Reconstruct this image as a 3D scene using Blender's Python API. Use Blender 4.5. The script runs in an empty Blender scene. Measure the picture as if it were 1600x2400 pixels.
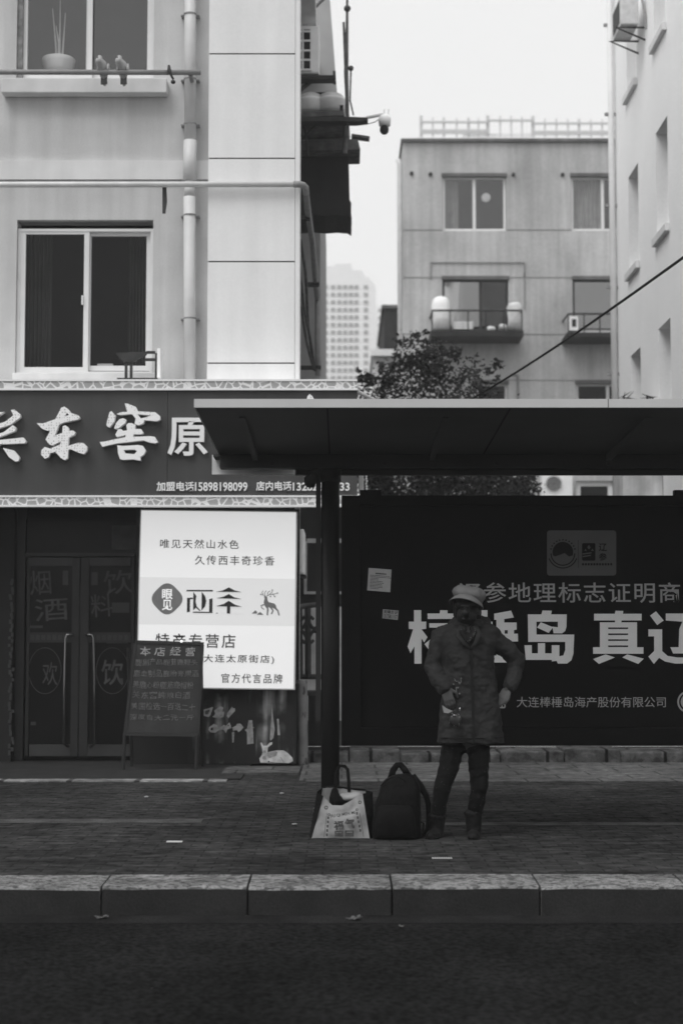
import bpy, bmesh, math, random
from mathutils import Vector, Matrix, noise
random.seed(7)
R = math.radians
scn = bpy.context.scene
col = scn.collection

# ------------------------------------------------------------------ camera
F = 3870.0                 # focal length in pixels of the 1600 x 2400 photograph
H = 1.29                   # lens height above the pavement
TH = math.atan(300.0 / F)  # upward pitch
cam_d = bpy.data.cameras.new('camera')
cam = bpy.data.objects.new('camera', cam_d); col.objects.link(cam)
cam.location = (0, 0, H); cam.rotation_euler = (R(90) + TH, 0, 0)
cam_d.sensor_fit = 'VERTICAL'; cam_d.sensor_height = 36; cam_d.sensor_width = 24
cam_d.lens = F / 2400 * 36
cam_d.clip_end = 3000
cam_d.dof.use_dof = True; cam_d.dof.focus_distance = 12.0; cam_d.dof.aperture_fstop = 2.2
scn.camera = cam

# ------------------------------------------------------------------ sky and sun
w = bpy.data.worlds.new('World'); scn.world = w; w.use_nodes = True
nt = w.node_tree; nt.nodes.clear()
sky = nt.nodes.new('ShaderNodeTexSky'); sky.sky_type = 'NISHITA'; sky.sun_disc = False
SUN_EL, SUN_ROT = R(58), R(220)
sky.sun_elevation = SUN_EL; sky.sun_rotation = SUN_ROT; sky.dust_density = 6.0; sky.air_density = 1.5
bw = nt.nodes.new('ShaderNodeRGBToBW')
mx = nt.nodes.new('ShaderNodeMix'); mx.data_type = 'FLOAT'; mx.inputs[0].default_value = 0.12
mx.inputs[2].default_value = 10.0          # cloud deck luminance
bg = nt.nodes.new('ShaderNodeBackground'); bg.inputs[1].default_value = 0.1
wo = nt.nodes.new('ShaderNodeOutputWorld')
nt.links.new(sky.outputs[0], bw.inputs[0]); nt.links.new(bw.outputs[0], mx.inputs[3])
nt.links.new(mx.outputs[0], bg.inputs[0]); nt.links.new(bg.outputs[0], wo.inputs[0])
sl = bpy.data.lights.new('sun', 'SUN'); sl.energy = 1.95; sl.angle = R(35); sl.color = (1, 1, 1)
so = bpy.data.objects.new('sun', sl); col.objects.link(so)
so.rotation_euler = (R(90) - SUN_EL, 0, R(-40))   # light falls from above-behind the camera, a little from the left
scn.view_settings.view_transform = 'Standard'; scn.view_settings.look = 'None'
scn.view_settings.gamma = 1.0; scn.view_settings.exposure = 0.0; scn.view_settings.use_curve_mapping = False
scn.cycles.use_denoising = True
scn.cycles.volume_bounces = 2

# ------------------------------------------------------------------ projection helpers
CT, ST = math.cos(TH), math.sin(TH)
def ray(px, py):
    u, v = (px - 800) / F, (1200 - py) / F
    return Vector((u, CT - v * ST, ST + v * CT))
def P(px, py, Y):
    d = ray(px, py); t = Y / d.y
    return Vector((d.x * t, Y, H + d.z * t))
def GY(py, z=0.0):
    d = ray(800, py); return d.y * (z - H) / d.z
def G(px, py, z=0.0):
    d = ray(px, py); t = (z - H) / d.z
    return Vector((d.x * t, d.y * t, z))
def RC(x0, y0, x1, y1, Y):
    ym = (y0 + y1) / 2
    return P(x0, ym, Y).x, P(x1, ym, Y).x, P(800, y1, Y).z, P(800, y0, Y).z

# ------------------------------------------------------------------ materials
def mat(name, v, rough=0.8, spec=0.3, var=0.12, scale=6.0, fine=0.0, streak=0.0, bump=0.0, bscale=60.0,
        metal=0.0, emit=0.0, mode=None, p=None):
    m = bpy.data.materials.new(name); m.use_nodes = True
    t = m.node_tree; N = t.nodes; L = t.links
    b = N['Principled BSDF']
    b.inputs['Roughness'].default_value = rough; b.inputs['Specular IOR Level'].default_value = spec
    b.inputs['Metallic'].default_value = metal
    tc = N.new('ShaderNodeTexCoord'); geo = N.new('ShaderNodeNewGeometry')
    def math_(op, a, c=None):
        n = N.new('ShaderNodeMath'); n.operation = op
        for i, q in enumerate((a, c)):
            if q is None: continue
            if isinstance(q, (int, float)): n.inputs[i].default_value = q
            else: L.new(q, n.inputs[i])
        return n.outputs[0]
    def noise_(sc, det=4, vec=None, stretch=None):
        n = N.new('ShaderNodeTexNoise'); n.inputs['Scale'].default_value = sc; n.inputs['Detail'].default_value = det
        src = vec or tc.outputs['Object']
        if stretch:
            mp = N.new('ShaderNodeMapping'); mp.inputs['Scale'].default_value = stretch
            L.new(src, mp.inputs[0]); src = mp.outputs[0]
        L.new(src, n.inputs['Vector']); return n.outputs[0]
    def ramp(x, a, b_, lo, hi):
        n = N.new('ShaderNodeMapRange'); L.new(x, n.inputs[0])
        n.inputs[1].default_value = a; n.inputs[2].default_value = b_; n.inputs[3].default_value = lo; n.inputs[4].default_value = hi
        return n.outputs[0]
    val = math_('MULTIPLY', ramp(noise_(scale), 0.3, 0.7, 1 - var, 1 + var), v)
    if fine: val = math_('MULTIPLY', val, ramp(noise_(scale * 22, 2), 0.3, 0.7, 1 - fine, 1 + fine))
    if streak: val = math_('MULTIPLY', val, ramp(noise_(1.0, 5, stretch=(5, 5, 0.35)), 0.38, 0.62, 1 - streak, 1 + streak * 0.4))
    bsrc = None
    if mode == 'crack':       # pale lattice of straight lines on grey
        vo = N.new('ShaderNodeTexVoronoi'); vo.feature = 'DISTANCE_TO_EDGE'; vo.inputs['Scale'].default_value = p[0]
        mp = N.new('ShaderNodeMapping'); mp.inputs['Scale'].default_value = (1, 0, 1); L.new(tc.outputs['Object'], mp.inputs[0])
        L.new(mp.outputs[0], vo.inputs['Vector'])
        val = math_('ADD', p[1], math_('MULTIPLY', math_('LESS_THAN', vo.outputs[0], p[2]), p[3]))
    if mode == 'dots':        # little lamp holes over a raised letter
        vo = N.new('ShaderNodeTexVoronoi'); vo.inputs['Scale'].default_value = p[0]; vo.inputs['Randomness'].default_value = 0.35
        L.new(tc.outputs['Object'], vo.inputs['Vector'])
        val = math_('MULTIPLY', val, math_('SUBTRACT', 1.0, math_('MULTIPLY', math_('LESS_THAN', vo.outputs[0], p[1]), p[2])))
    if mode == 'speck':       # sparse pale grains
        vo = N.new('ShaderNodeTexVoronoi'); vo.inputs['Scale'].default_value = p[0]; L.new(tc.outputs['Object'], vo.inputs['Vector'])
        hit = math_('MULTIPLY', math_('LESS_THAN', vo.outputs['Distance'], p[1]), math_('GREATER_THAN', vo.outputs['Color'], p[3]))
        val = math_('ADD', val, math_('MULTIPLY', hit, p[2]))
    if mode == 'pits':        # dark chipped spots
        n1 = noise_(p[0], 3, stretch=(0.55, 1.0, 1.0)); hit = math_('GREATER_THAN', n1, p[1])
        val = math_('MULTIPLY', val, math_('SUBTRACT', 1.0, math_('MULTIPLY', hit, p[2])))
    if mode == 'brick':
        br = N.new('ShaderNodeTexBrick'); L.new(geo.outputs['Position'], br.inputs['Vector'])
        br.inputs['Scale'].default_value = 1.0; br.inputs['Brick Width'].default_value = p[0]; br.inputs['Row Height'].default_value = p[1]
        br.inputs['Mortar Size'].default_value = p[2]; br.inputs['Color1'].default_value = (p[3],) * 3 + (1,)
        br.inputs['Color2'].default_value = (p[4],) * 3 + (1,); br.inputs['Mortar'].default_value = (p[5],) * 3 + (1,)
        br.inputs['Mortar Smooth'].default_value = 0.3
        val = math_('MULTIPLY', val, br.outputs[0])
        val = math_('MULTIPLY', val, ramp(noise_(0.9, 5), 0.35, 0.65, 0.72, 1.25))
        n2 = noise_(2.2, 6, stretch=(1.0, 1.6, 1)); val = math_('MULTIPLY', val, ramp(n2, 0.54, 0.66, 1.0, 0.72))
        n3 = noise_(13.0, 5, stretch=(0.75, 0.9, 1)); val = math_('MULTIPLY', val, ramp(n3, 0.55, 0.62, 1.0, 0.58)); val = math_('MULTIPLY', val, ramp(n3, 0.36, 0.45, 1.5, 1.0))
        bsrc = br.outputs[1]
    if mode == 'forest':      # printed picture of dim trunks with light between them
        n1 = noise_(1.0, 4, stretch=(9, 0, 0.7)); n2 = noise_(3.0, 3, stretch=(1, 0, 1.2))
        val = math_('ADD', v, math_('MULTIPLY', ramp(n1, 0.50, 0.72, 0, 0.34), ramp(n2, 0.42, 0.65, 0, 1)))
    if mode == 'trunkstain':
        val = math_('MULTIPLY', val, ramp(noise_(14, 4, stretch=(1, 1, 0.45)), 0.57, 0.63, 1.0, 0.3))
    cb = N.new('ShaderNodeCombineColor')
    for i in range(3): L.new(val, cb.inputs[i])
    L.new(cb.outputs[0], b.inputs['Base Color'])
    if emit:
        L.new(cb.outputs[0], b.inputs['Emission Color']); b.inputs['Emission Strength'].default_value = emit
    if bump:
        bn = N.new('ShaderNodeBump'); bn.inputs['Strength'].default_value = bump; bn.inputs['Distance'].default_value = 0.01
        L.new(noise_(bscale, 4), bn.inputs['Height']); L.new(bn.outputs[0], b.inputs['Normal'])
    return m

def glass(name, refl, tint=0.8):
    m = bpy.data.materials.new(name); m.use_nodes = True
    t = m.node_tree; N = t.nodes; L = t.links; N.clear()
    o = N.new('ShaderNodeOutputMaterial'); mxs = N.new('ShaderNodeMixShader'); mxs.inputs[0].default_value = refl
    tr = N.new('ShaderNodeBsdfTransparent'); tr.inputs[0].default_value = (tint,) * 3 + (1,)
    gl = N.new('ShaderNodeBsdfGlossy'); gl.inputs[0].default_value = (1, 1, 1, 1); gl.inputs[1].default_value = 0.03
    nz = N.new('ShaderNodeTexNoise'); nz.inputs['Scale'].default_value = 1.3
    bp = N.new('ShaderNodeBump'); bp.inputs['Strength'].default_value = 0.08; bp.inputs['Distance'].default_value = 0.02
    L.new(nz.outputs[0], bp.inputs['Height']); L.new(bp.outputs[0], gl.inputs['Normal'])
    L.new(tr.outputs[0], mxs.inputs[1]); L.new(gl.outputs[0], mxs.inputs[2]); L.new(mxs.outputs[0], o.inputs[0])
    return m

M = {}
M['road'] = mat('road', 0.0125, 1.0, 0.0, 0.25, 1.6, fine=0.6, bump=0.9, bscale=70, mode='speck', p=(46, 0.24, 0.055, 0.94))
M['pave'] = mat('pavement', 0.62, 1.0, 0.0, 0.12, 9, fine=0.15, bump=0.35, bscale=40, mode='brick', p=(0.21, 0.105, 0.006, 0.046, 0.066, 0.032))
M['slab'] = mat('slab', 0.6, 1.0, 0.05, 0.25, 5, fine=0.2, bump=0.4, bscale=40, mode='brick', p=(0.68, 0.42, 0.014, 0.11, 0.14, 0.05))
M['wornpave'] = mat('wornpave', 0.062, 1.0, 0.0, 0.45, 5, fine=0.3)
M['court'] = mat('court', 0.045, 0.9, 0.2, 0.2, 3)
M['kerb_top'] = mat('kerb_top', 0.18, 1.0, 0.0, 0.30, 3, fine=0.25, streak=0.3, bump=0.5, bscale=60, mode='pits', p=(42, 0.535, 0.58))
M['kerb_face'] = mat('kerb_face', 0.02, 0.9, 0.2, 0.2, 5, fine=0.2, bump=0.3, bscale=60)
M['gutter'] = mat('gutter', 0.018, 1.0, 0.0, 0.3, 4, fine=0.3, bump=0.5, bscale=60)
M['step'] = mat('step', 0.018, 0.9, 0.2, 0.3, 4, fine=0.2)
M['nosing'] = mat('nosing', 1.0, 0.9, 0.2, 0.3, 5, fine=0.25, mode='brick', p=(0.62, 0.6, 0.03, 0.13, 0.21, 0.04))
M['ledge'] = mat('ledge', 0.62, 1.0, 0.0, 0.3, 6, fine=0.25, bump=0.6, bscale=30, mode='brick', p=(0.62, 2.0, 0.02, 0.10, 0.13, 0.02))
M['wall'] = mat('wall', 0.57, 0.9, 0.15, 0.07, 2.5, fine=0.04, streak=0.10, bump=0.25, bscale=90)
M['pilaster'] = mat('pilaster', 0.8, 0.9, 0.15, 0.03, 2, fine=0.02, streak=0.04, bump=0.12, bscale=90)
M['groove'] = mat('groove', 0.12, 0.9, 0.1)
M['band'] = mat('band', 0.70, 0.9, 0.15, 0.05, 4, streak=0.08)
M['sill'] = mat('sill', 0.68, 0.9, 0.15, 0.06, 5, streak=0.06)
M['frame'] = mat('frame', 0.74, 0.5, 0.4, 0.04, 5)
M['pipe'] = mat('pipe', 0.66, 0.5, 0.4, 0.06, 5, streak=0.08)
M['pipegrey'] = mat('pipegrey', 0.26, 0.6, 0.3, 0.15, 8)
M['jamb'] = mat('jamb', 0.2, 0.9, 0.1, 0.5, 12)
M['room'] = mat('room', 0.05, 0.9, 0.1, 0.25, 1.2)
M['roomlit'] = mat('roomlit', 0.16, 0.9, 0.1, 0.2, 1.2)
M['glass_hi'] = glass('glass_hi', 0.10, 0.85)
M['glass_lo'] = glass('glass_lo', 0.018, 0.7)
M['glass_sky'] = glass('glass_sky', 0.42, 0.6)
M['iron'] = mat('iron', 0.03, 0.6, 0.3, 0.3, 12)
M['rust'] = mat('rust', 0.10, 0.85, 0.2, 0.45, 9)
M['sheet'] = mat('sheet', 0.02, 0.75, 0.25, 0.25, 5)
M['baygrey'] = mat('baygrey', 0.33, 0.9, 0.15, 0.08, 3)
M['white'] = mat('white', 0.86, 0.6, 0.3, 0.05, 6)
M['dirtywhite'] = mat('dirtywhite', 0.6, 0.7, 0.3, 0.15, 8)
M['fascia'] = mat('fascia', 0.052, 0.55, 0.3, 0.08, 2, fine=0.04, streak=0.12)
M['lattice'] = mat('lattice', 0.6, 0.6, 0.3, mode='crack', p=(13, 0.36, 0.085, 0.40))
M['trimwhite'] = mat('trimwhite', 0.80, 0.6, 0.3, 0.03, 5)
M['letters'] = mat('letters', 0.88, 0.5, 0.3, 0.03, 5, mode='dots', p=(38, 0.30, 0.45))
M['letters_plain'] = mat('letters_plain', 0.80, 0.5, 0.3, 0.02, 5)
M['letter_side'] = mat('letter_side', 0.3, 0.5, 0.3)
M['black'] = mat('black', 0.012, 0.6, 0.25, 0.2, 6)
M['shopdark'] = mat('shopdark', 0.013, 0.7, 0.2, 0.2, 4)
M['doorframe'] = mat('doorframe', 0.019, 0.5, 0.3, 0.15, 4)
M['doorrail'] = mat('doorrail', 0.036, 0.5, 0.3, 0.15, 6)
M['doorglass'] = mat('doorglass', 0.006, 0.25, 0.12, 0.3, 3)
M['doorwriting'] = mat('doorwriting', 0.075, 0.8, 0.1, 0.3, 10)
M['steel'] = mat('steel', 0.22, 0.25, 0.5, 0.05, 5, metal=1.0)
M['litface'] = mat('litface', 0.36, 0.5, 0.2, 0.01, 3, emit=1.62)
M['litband'] = mat('litband', 0.31, 0.5, 0.2, 0.01, 3, emit=1.62)
M['ink'] = mat('ink', 0.03, 0.6, 0.2)
M['inkgrey'] = mat('inkgrey', 0.13, 0.6, 0.2, emit=0.3)
M['inkpale'] = mat('inkpale', 0.55, 0.6, 0.2, emit=0.5)
M['board'] = mat('board', 0.034, 0.8, 0.15, 0.25, 5, fine=0.1)
M['boardframe'] = mat('boardframe', 0.02, 0.6, 0.2)
M['chalk'] = mat('chalk', 0.14, 0.95, 0.05, 0.35, 25)
M['chalkbold'] = mat('chalkbold', 0.34, 0.95, 0.05, 0.3, 25)
M['forest'] = mat('forest', 0.018, 0.6, 0.15, mode='forest')
M['printlight'] = mat('printlight', 0.27, 0.7, 0.15, 0.35, 18)
M['printwhite'] = mat('printwhite', 0.5, 0.7, 0.15, 0.3, 14)
M['printdark'] = mat('printdark', 0.06, 0.7, 0.15, 0.3, 14)
M['alu'] = mat('alu', 0.50, 0.5, 0.4, 0.04, 4)
M['soffit'] = mat('soffit', 0.12, 0.7, 0.25, 0.12, 1.2)
M['beam'] = mat('beam', 0.03, 0.7, 0.25, 0.12, 3)
M['pole'] = mat('pole', 0.014, 0.5, 0.25, 0.12, 4)
M['panel'] = mat('panel', 0.01, 0.35, 0.015, 0.12, 2)
M['panelframe'] = mat('panelframe', 0.004, 0.6, 0.1)
M['panelwhite'] = mat('panelwhite', 0.84, 0.5, 0.1, 0.06, 4)
M['panelgrey'] = mat('panelgrey', 0.38, 0.5, 0.1, 0.08, 4)
M['panelbadge'] = mat('panelbadge', 0.1, 0.5, 0.1, 0.1, 4)
M['paper'] = mat('paper', 0.5, 0.9, 0.1, 0.08, 12)
M['coat'] = mat('coat', 0.019, 0.8, 0.2, 0.18, 7, bump=0.5, bscale=28)
M['coatline'] = mat('coatline', 0.008, 0.8, 0.2, 0.2, 7)
M['trousers'] = mat('trousers', 0.004, 0.9, 0.15, 0.2, 20, mode='speck', p=(75, 0.22, 0.05, 0.72))
M['boot'] = mat('boot', 0.004, 0.75, 0.2, 0.25, 15, bump=0.4, bscale=60)
M['skin'] = mat('skin', 0.06, 0.6, 0.3, 0.08, 12)
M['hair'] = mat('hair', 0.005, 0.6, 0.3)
M['cap'] = mat('cap', 0.14, 0.95, 0.1, 0.10, 14, bump=0.4, bscale=80)
M['scarf'] = mat('scarf', 0.006, 0.8, 0.2, 0.2, 10, mode='speck', p=(60, 0.34, 0.05, 0.55))
M['sequin'] = mat('sequin', 0.015, 0.3, 0.5, 0.2, 10, mode='speck', p=(110, 0.30, 0.4, 0.75))
M['bagcloth'] = mat('bagcloth', 0.0025, 0.85, 0.15, 0.25, 12, bump=0.6, bscale=30)
M['tote'] = mat('tote', 0.24, 0.55, 0.3, 0.14, 9, bump=0.5, bscale=18)
M['dirtylitter'] = mat('dirtylitter', 0.24, 0.9, 0.1, 0.2, 20)
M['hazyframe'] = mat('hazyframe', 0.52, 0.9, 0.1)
M['dimcurtain'] = mat('dimcurtain', 0.10, 0.9, 0.1, 0.2, 3)
M['toteprint'] = mat('toteprint', 0.12, 0.7, 0.2, 0.3, 30)
M['handpaper'] = mat('handpaper', 0.22, 0.9, 0.1, 0.15, 12)
M['toteink'] = mat('toteink', 0.045, 0.7, 0.2, 0.35, 30)
M['leafdry'] = mat('leafdry', 0.16, 0.8, 0.2, 0.3, 30)
M['leaf'] = mat('leaf', 0.017, 0.6, 0.3, 0.5, 3)
M['bark'] = mat('bark', 0.04, 0.9, 0.1, 0.3, 12)
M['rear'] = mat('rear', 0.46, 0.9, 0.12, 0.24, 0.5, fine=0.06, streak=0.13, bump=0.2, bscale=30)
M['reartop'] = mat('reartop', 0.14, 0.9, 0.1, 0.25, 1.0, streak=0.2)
M['darkframe'] = mat('darkframe', 0.03, 0.6, 0.2)
M['curtain'] = mat('curtain', 0.34, 0.9, 0.1, 0.15, 5, streak=0.2)
M['right'] = mat('right', 0.88, 0.9, 0.12, 0.03, 1.2, fine=0.04, bump=0.25, bscale=90)
M['reveal'] = mat('reveal', 0.44, 0.9, 0.12, 0.04, 2)
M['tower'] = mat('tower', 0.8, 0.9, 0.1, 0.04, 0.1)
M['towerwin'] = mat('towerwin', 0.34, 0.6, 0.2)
M['pillarstone'] = mat('pillarstone', 0.17, 0.9, 0.15, 0.2, 5, mode='trunkstain')
M['gatewall'] = mat('gatewall', 0.55, 0.9, 0.1, 0.25, 3, streak=0.2)
M['shed'] = mat('shed', 0.025, 0.9, 0.1, 0.3, 3)
M['lamp'] = mat('lamp', 0.9, 0.5, 0.2, emit=1.2)
M['feather'] = mat('feather', 0.42, 0.8, 0.15, 0.15, 25)
M['feather_dark'] = mat('feather_dark', 0.10, 0.8, 0.15, 0.2, 25)

# ------------------------------------------------------------------ mesh helpers
class MB:
    def __init__(s): s.bm = bmesh.new()
    def box(s, x0, x1, y0, y1, z0, z1):
        v = [s.bm.verts.new((x, y, z)) for x in (x0, x1) for y in (y0, y1) for z in (z0, z1)]
        for f in ((0, 1, 3, 2), (4, 6, 7, 5), (0, 4, 5, 1), (2, 3, 7, 6), (0, 2, 6, 4), (1, 5, 7, 3)):
            s.bm.faces.new([v[i] for i in f])
        return s
    def quad(s, *pts):
        s.bm.faces.new([s.bm.verts.new(p) for p in pts]); return s
    def prism(s, poly, y0, y1):           # poly of world (x, z); extruded along y
        a = [s.bm.verts.new((x, y0, z)) for x, z in poly]; b = [s.bm.verts.new((x, y1, z)) for x, z in poly]
        s.bm.faces.new(a); s.bm.faces.new(b[::-1]); n = len(a)
        for i in range(n): s.bm.faces.new((a[i], b[i], b[(i + 1) % n], a[(i + 1) % n]))
        return s
    def prismx(s, poly, x0, x1):          # poly of (y, z) extruded along x
        a = [s.bm.verts.new((x0, y, z)) for y, z in poly]; b = [s.bm.verts.new((x1, y, z)) for y, z in poly]
        s.bm.faces.new(a); s.bm.faces.new(b[::-1]); n = len(a)
        for i in range(n): s.bm.faces.new((a[i], b[i], b[(i + 1) % n], a[(i + 1) % n]))
        return s
    def rings(s, rings, caps=True):
        vs = [[s.bm.verts.new(p) for p in r] for r in rings]
        for a, b in zip(vs, vs[1:]):
            n = len(a)
            for i in range(n): s.bm.faces.new((a[i], a[(i + 1) % n], b[(i + 1) % n], b[i]))
        if caps: s.bm.faces.new(vs[0][::-1]); s.bm.faces.new(vs[-1])
        return s
    def tube(s, pts, r, n=10, caps=True, flat=1.0):
        pts = [Vector(p) for p in pts]; rr = r if isinstance(r, (list, tuple)) else [r] * len(pts)
        out = []; up = None
        for i, p in enumerate(pts):
            d = (pts[min(i + 1, len(pts) - 1)] - pts[max(i - 1, 0)]).normalized()
            if up is None:
                up = Vector((0, 1, 0)) if abs(d.y) < 0.9 else Vector((0, 0, 1))
            a = d.cross(up).normalized(); up = a.cross(d).normalized()
            out.append([p + (a * math.cos(k * 2 * math.pi / n) + up * flat * math.sin(k * 2 * math.pi / n)) * rr[i] for k in range(n)])
        return s.rings(out, caps)
    def ball(s, c, r, sub=2, mtx=None):
        rx, ry, rz = r if isinstance(r, (list, tuple)) else (r, r, r)
        mt = Matrix.Translation(c) @ (mtx or Matrix()) @ Matrix.Diagonal((rx, ry, rz, 1))
        bmesh.ops.create_icosphere(s.bm, subdivisions=sub, radius=1.0, matrix=mt); return s
    def limb(s, pts, rad, n=12):
        for i in range(len(pts) - 1):
            s.tube([pts[i], pts[i + 1]], [rad[i], rad[i + 1]], n)
        for p, r in zip(pts, rad): s.ball(Vector(p), r * 0.995, 2)
        return s
    def mesh(s, name, smooth=False):
        bmesh.ops.recalc_face_normals(s.bm, faces=s.bm.faces)
        me = bpy.data.meshes.new(name); s.bm.to_mesh(me); s.bm.free()
        if smooth:
            for f in me.polygons: f.use_smooth = True
        return me

def tag(o, label=None, cat=None, group=None, kind=None):
    if label: o['label'] = label
    if cat: o['category'] = cat
    if group: o['group'] = group
    if kind: o['kind'] = kind
    return o
def wpos(o):
    v = Vector((0, 0, 0))
    while o: v = v + o.location; o = o.parent
    return v
def put(name, me, m, parent=None, base=None):
    """link a mesh given in world coordinates as one object; its origin goes to its thing's base"""
    if isinstance(me, MB): me = me.mesh(name)
    idx = [p_.material_index for p_ in me.polygons] if isinstance(m, list) else None
    me.materials.clear()
    for q in (m if isinstance(m, list) else [m]): me.materials.append(M[q])
    if idx: me.polygons.foreach_set('material_index', idx)
    o = bpy.data.objects.new(name, me); col.objects.link(o)
    if parent: b = wpos(parent); o.parent = parent
    else:
        b = Vector(base) if base is not None else Vector((0, 0, 0)); o.location = b
    me.transform(Matrix.Translation(-b)); return o
def thing(name, label, cat, base, group=None):
    o = bpy.data.objects.new(name, None); col.objects.link(o); o.location = base; o.empty_display_size = 0.1
    return tag(o, label, cat, group)
def bevel(me, w, seg=2):
    bm = bmesh.new(); bm.from_mesh(me)
    bmesh.ops.bevel(bm, geom=[e for e in bm.edges if len(e.link_faces) == 2 and e.calc_face_angle(0) > 0.6], offset=w, segments=seg, affect='EDGES', profile=0.6)
    bm.to_mesh(me); bm.free(); return me
def remesh(me, vox, smooth=4):
    ts = bpy.data.scenes.new('scratch'); o = bpy.data.objects.new('tmp', me); ts.collection.objects.link(o)
    md = o.modifiers.new('r', 'REMESH'); md.mode = 'VOXEL'; md.voxel_size = vox; md.use_smooth_shade = True
    sm = o.modifiers.new('s', 'SMOOTH'); sm.iterations = smooth; sm.factor = 0.5
    
    with bpy.context.temp_override(scene=ts, view_layer=ts.view_layers[0]): dg = bpy.context.evaluated_depsgraph_get()
    out = bpy.data.meshes.new_from_object(o.evaluated_get(dg))
    bpy.data.objects.remove(o); bpy.data.scenes.remove(ts)
    for f in out.polygons: f.use_smooth = True
    return out
def wrinkle(me, amp, sc, stretch=(1, 1, 1), seed=0.0):
    nor = [v.normal.copy() for v in me.vertices]
    for v, n_ in zip(me.vertices, nor):
        q = Vector((v.co.x * stretch[0] + seed, v.co.y * stretch[1], v.co.z * stretch[2])) * sc
        v.co += n_ * (noise.noise(q) + 0.5 * noise.noise(q * 2.1)) * amp
    return me
def flat2d(polys, Y, thick):
    """closed outlines given in world (x, z); holes by even-odd; front face at depth Y, thickness behind it"""
    c = bpy.data.curves.new('tmp', 'CURVE'); c.dimensions = '2D'; c.fill_mode = 'BOTH'; c.extrude = thick / 2
    for poly in polys:
        s = c.splines.new('POLY'); s.points.add(len(poly) - 1); s.use_cyclic_u = True
        for pt, (x, z) in zip(s.points, poly): pt.co = (x, z, 0, 1)
    return curve_mesh(c, Y, thick)
def curve_mesh(c, Y, thick):
    o = bpy.data.objects.new('tmp', c); me = bpy.data.meshes.new_from_object(o)
    bpy.data.objects.remove(o)
    me.transform(Matrix.Translation((0, Y + thick / 2, 0)) @ Matrix.Rotation(R(90), 4, 'X')); return me
def join(meshes):
    bm = bmesh.new()
    for m_ in meshes: bm.from_mesh(m_)
    me = bpy.data.meshes.new('j'); bm.to_mesh(me); bm.free(); return me
def zpoly(pts, ox, oy, sc, Y):            # outline noted in an enlargement: origin ox, oy and scale
    return [(lambda q: (q.x, q.z))(P(ox + x / sc, oy + y / sc, Y)) for x, y in pts]
def text(body, x0, y0, x1, y1, Y, thick=0.004, fat=0.0, space=1.0, rot=0.0):
    """lettering fitted to a rectangle of the photograph on the plane at depth Y"""
    c = bpy.data.curves.new('tmp', 'FONT'); c.body = body; c.space_character = space; c.offset = fat; c.extrude = 0.001
    c.resolution_u = 3
    me = curve_mesh(c, 0, 0.002)
    xs = [v.co.x for v in me.vertices]; zs = [v.co.z for v in me.vertices]; ys = [v.co.y for v in me.vertices]
    a, b, c0, c1 = RC(x0, y0, x1, y1, Y)
    sx, sz = (b - a) / (max(xs) - min(xs)), (c1 - c0) / (max(zs) - min(zs))
    sy = thick / max(1e-6, max(ys) - min(ys))
    for v in me.vertices:
        v.co = Vector((a + (v.co.x - min(xs)) * sx, Y + (v.co.y - min(ys)) * sy, c0 + (v.co.z - min(zs)) * sz))
    if rot:
        ct = Vector(((a + b) / 2, Y, (c0 + c1) / 2))
        me.transform(Matrix.Translation(ct) @ Matrix.Rotation(R(rot), 4, 'Y') @ Matrix.Translation(-ct))
    return me
def dup(root, loc, label=None):
    r = root.copy(); col.objects.link(r); r.location = loc
    if label: r['label'] = label
    def rec(a, b):
        for ch in list(a.children):
            c = ch.copy(); col.objects.link(c); c.parent = b; rec(ch, c)
    rec(root, r); return r

# ------------------------------------------------------------------ ground
YK = GY(2079)                  # kerb front
KB = GY(2056)                  # back of the kerb
KH = 0.150
tag(put('road', MB().quad((-120, -60, -KH), (120, -60, -KH), (120, YK + 0.2, -KH), (-120, YK + 0.2, -KH)), 'road'), kind='structure')
tag(put('gutter', MB().box(-60, 60, YK - 0.24, YK - 0.01, -KH - 0.05, -KH + 0.006), 'gutter'), kind='structure')
tag(put('pavement', MB().quad((-120, KB, 0), (120, KB, 0), (120, 18.9, 0), (-120, 18.9, 0)), 'pave'), kind='structure')
tag(put('courtyard_riser', MB().box(-60, 60, 18.19, 18.24, -0.1, 0.126), 'court'), kind='structure')
tag(put('courtyard_ground', MB().quad((-160, 18.2, 0.13), (160, 18.2, 0.13), (160, 900, 0.13), (-160, 900, 0.13)), 'court'), kind='structure')
# kerb of dressed stones with open joints
kb = bmesh.new(); joints = [-110, 237, 580, 918, 1265, 1610, 1950]
xs = [P(j, 2100, YK).x for j in joints]
st = xs[1] - xs[0]
xs = [xs[0] - st * k for k in range(14, 0, -1)] + xs + [xs[-1] + st * k for k in range(1, 14)]
for a, b in zip(xs, xs[1:]):
    dy = random.uniform(-0.006, 0.006); dz = random.uniform(-0.004, 0.003)
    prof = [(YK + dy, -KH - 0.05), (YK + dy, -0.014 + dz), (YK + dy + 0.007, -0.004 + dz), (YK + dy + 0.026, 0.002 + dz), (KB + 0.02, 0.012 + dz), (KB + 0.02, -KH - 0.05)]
    nseg = 8; R_ = []
    for k in range(nseg + 1):
        x = a + 0.006 + (b - a - 0.012) * k / nseg; j = random.uniform(-0.003, 0.003)
        R_.append([kb.verts.new((x, y + (j if 0 < i < 4 else 0), z + (j if 0 < i < 4 else 0))) for i, (y, z) in enumerate(prof)])
    for p_, q_ in zip(R_, R_[1:]):
        for i in range(6):
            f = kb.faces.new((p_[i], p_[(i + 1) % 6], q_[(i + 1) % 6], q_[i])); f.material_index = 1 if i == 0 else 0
    kb.faces.new(R_[0]); kb.faces.new(R_[-1])
bmesh.ops.recalc_face_normals(kb, faces=kb.faces)
kme = bpy.data.meshes.new('kerb'); kb.to_mesh(kme); kb.free()
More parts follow.
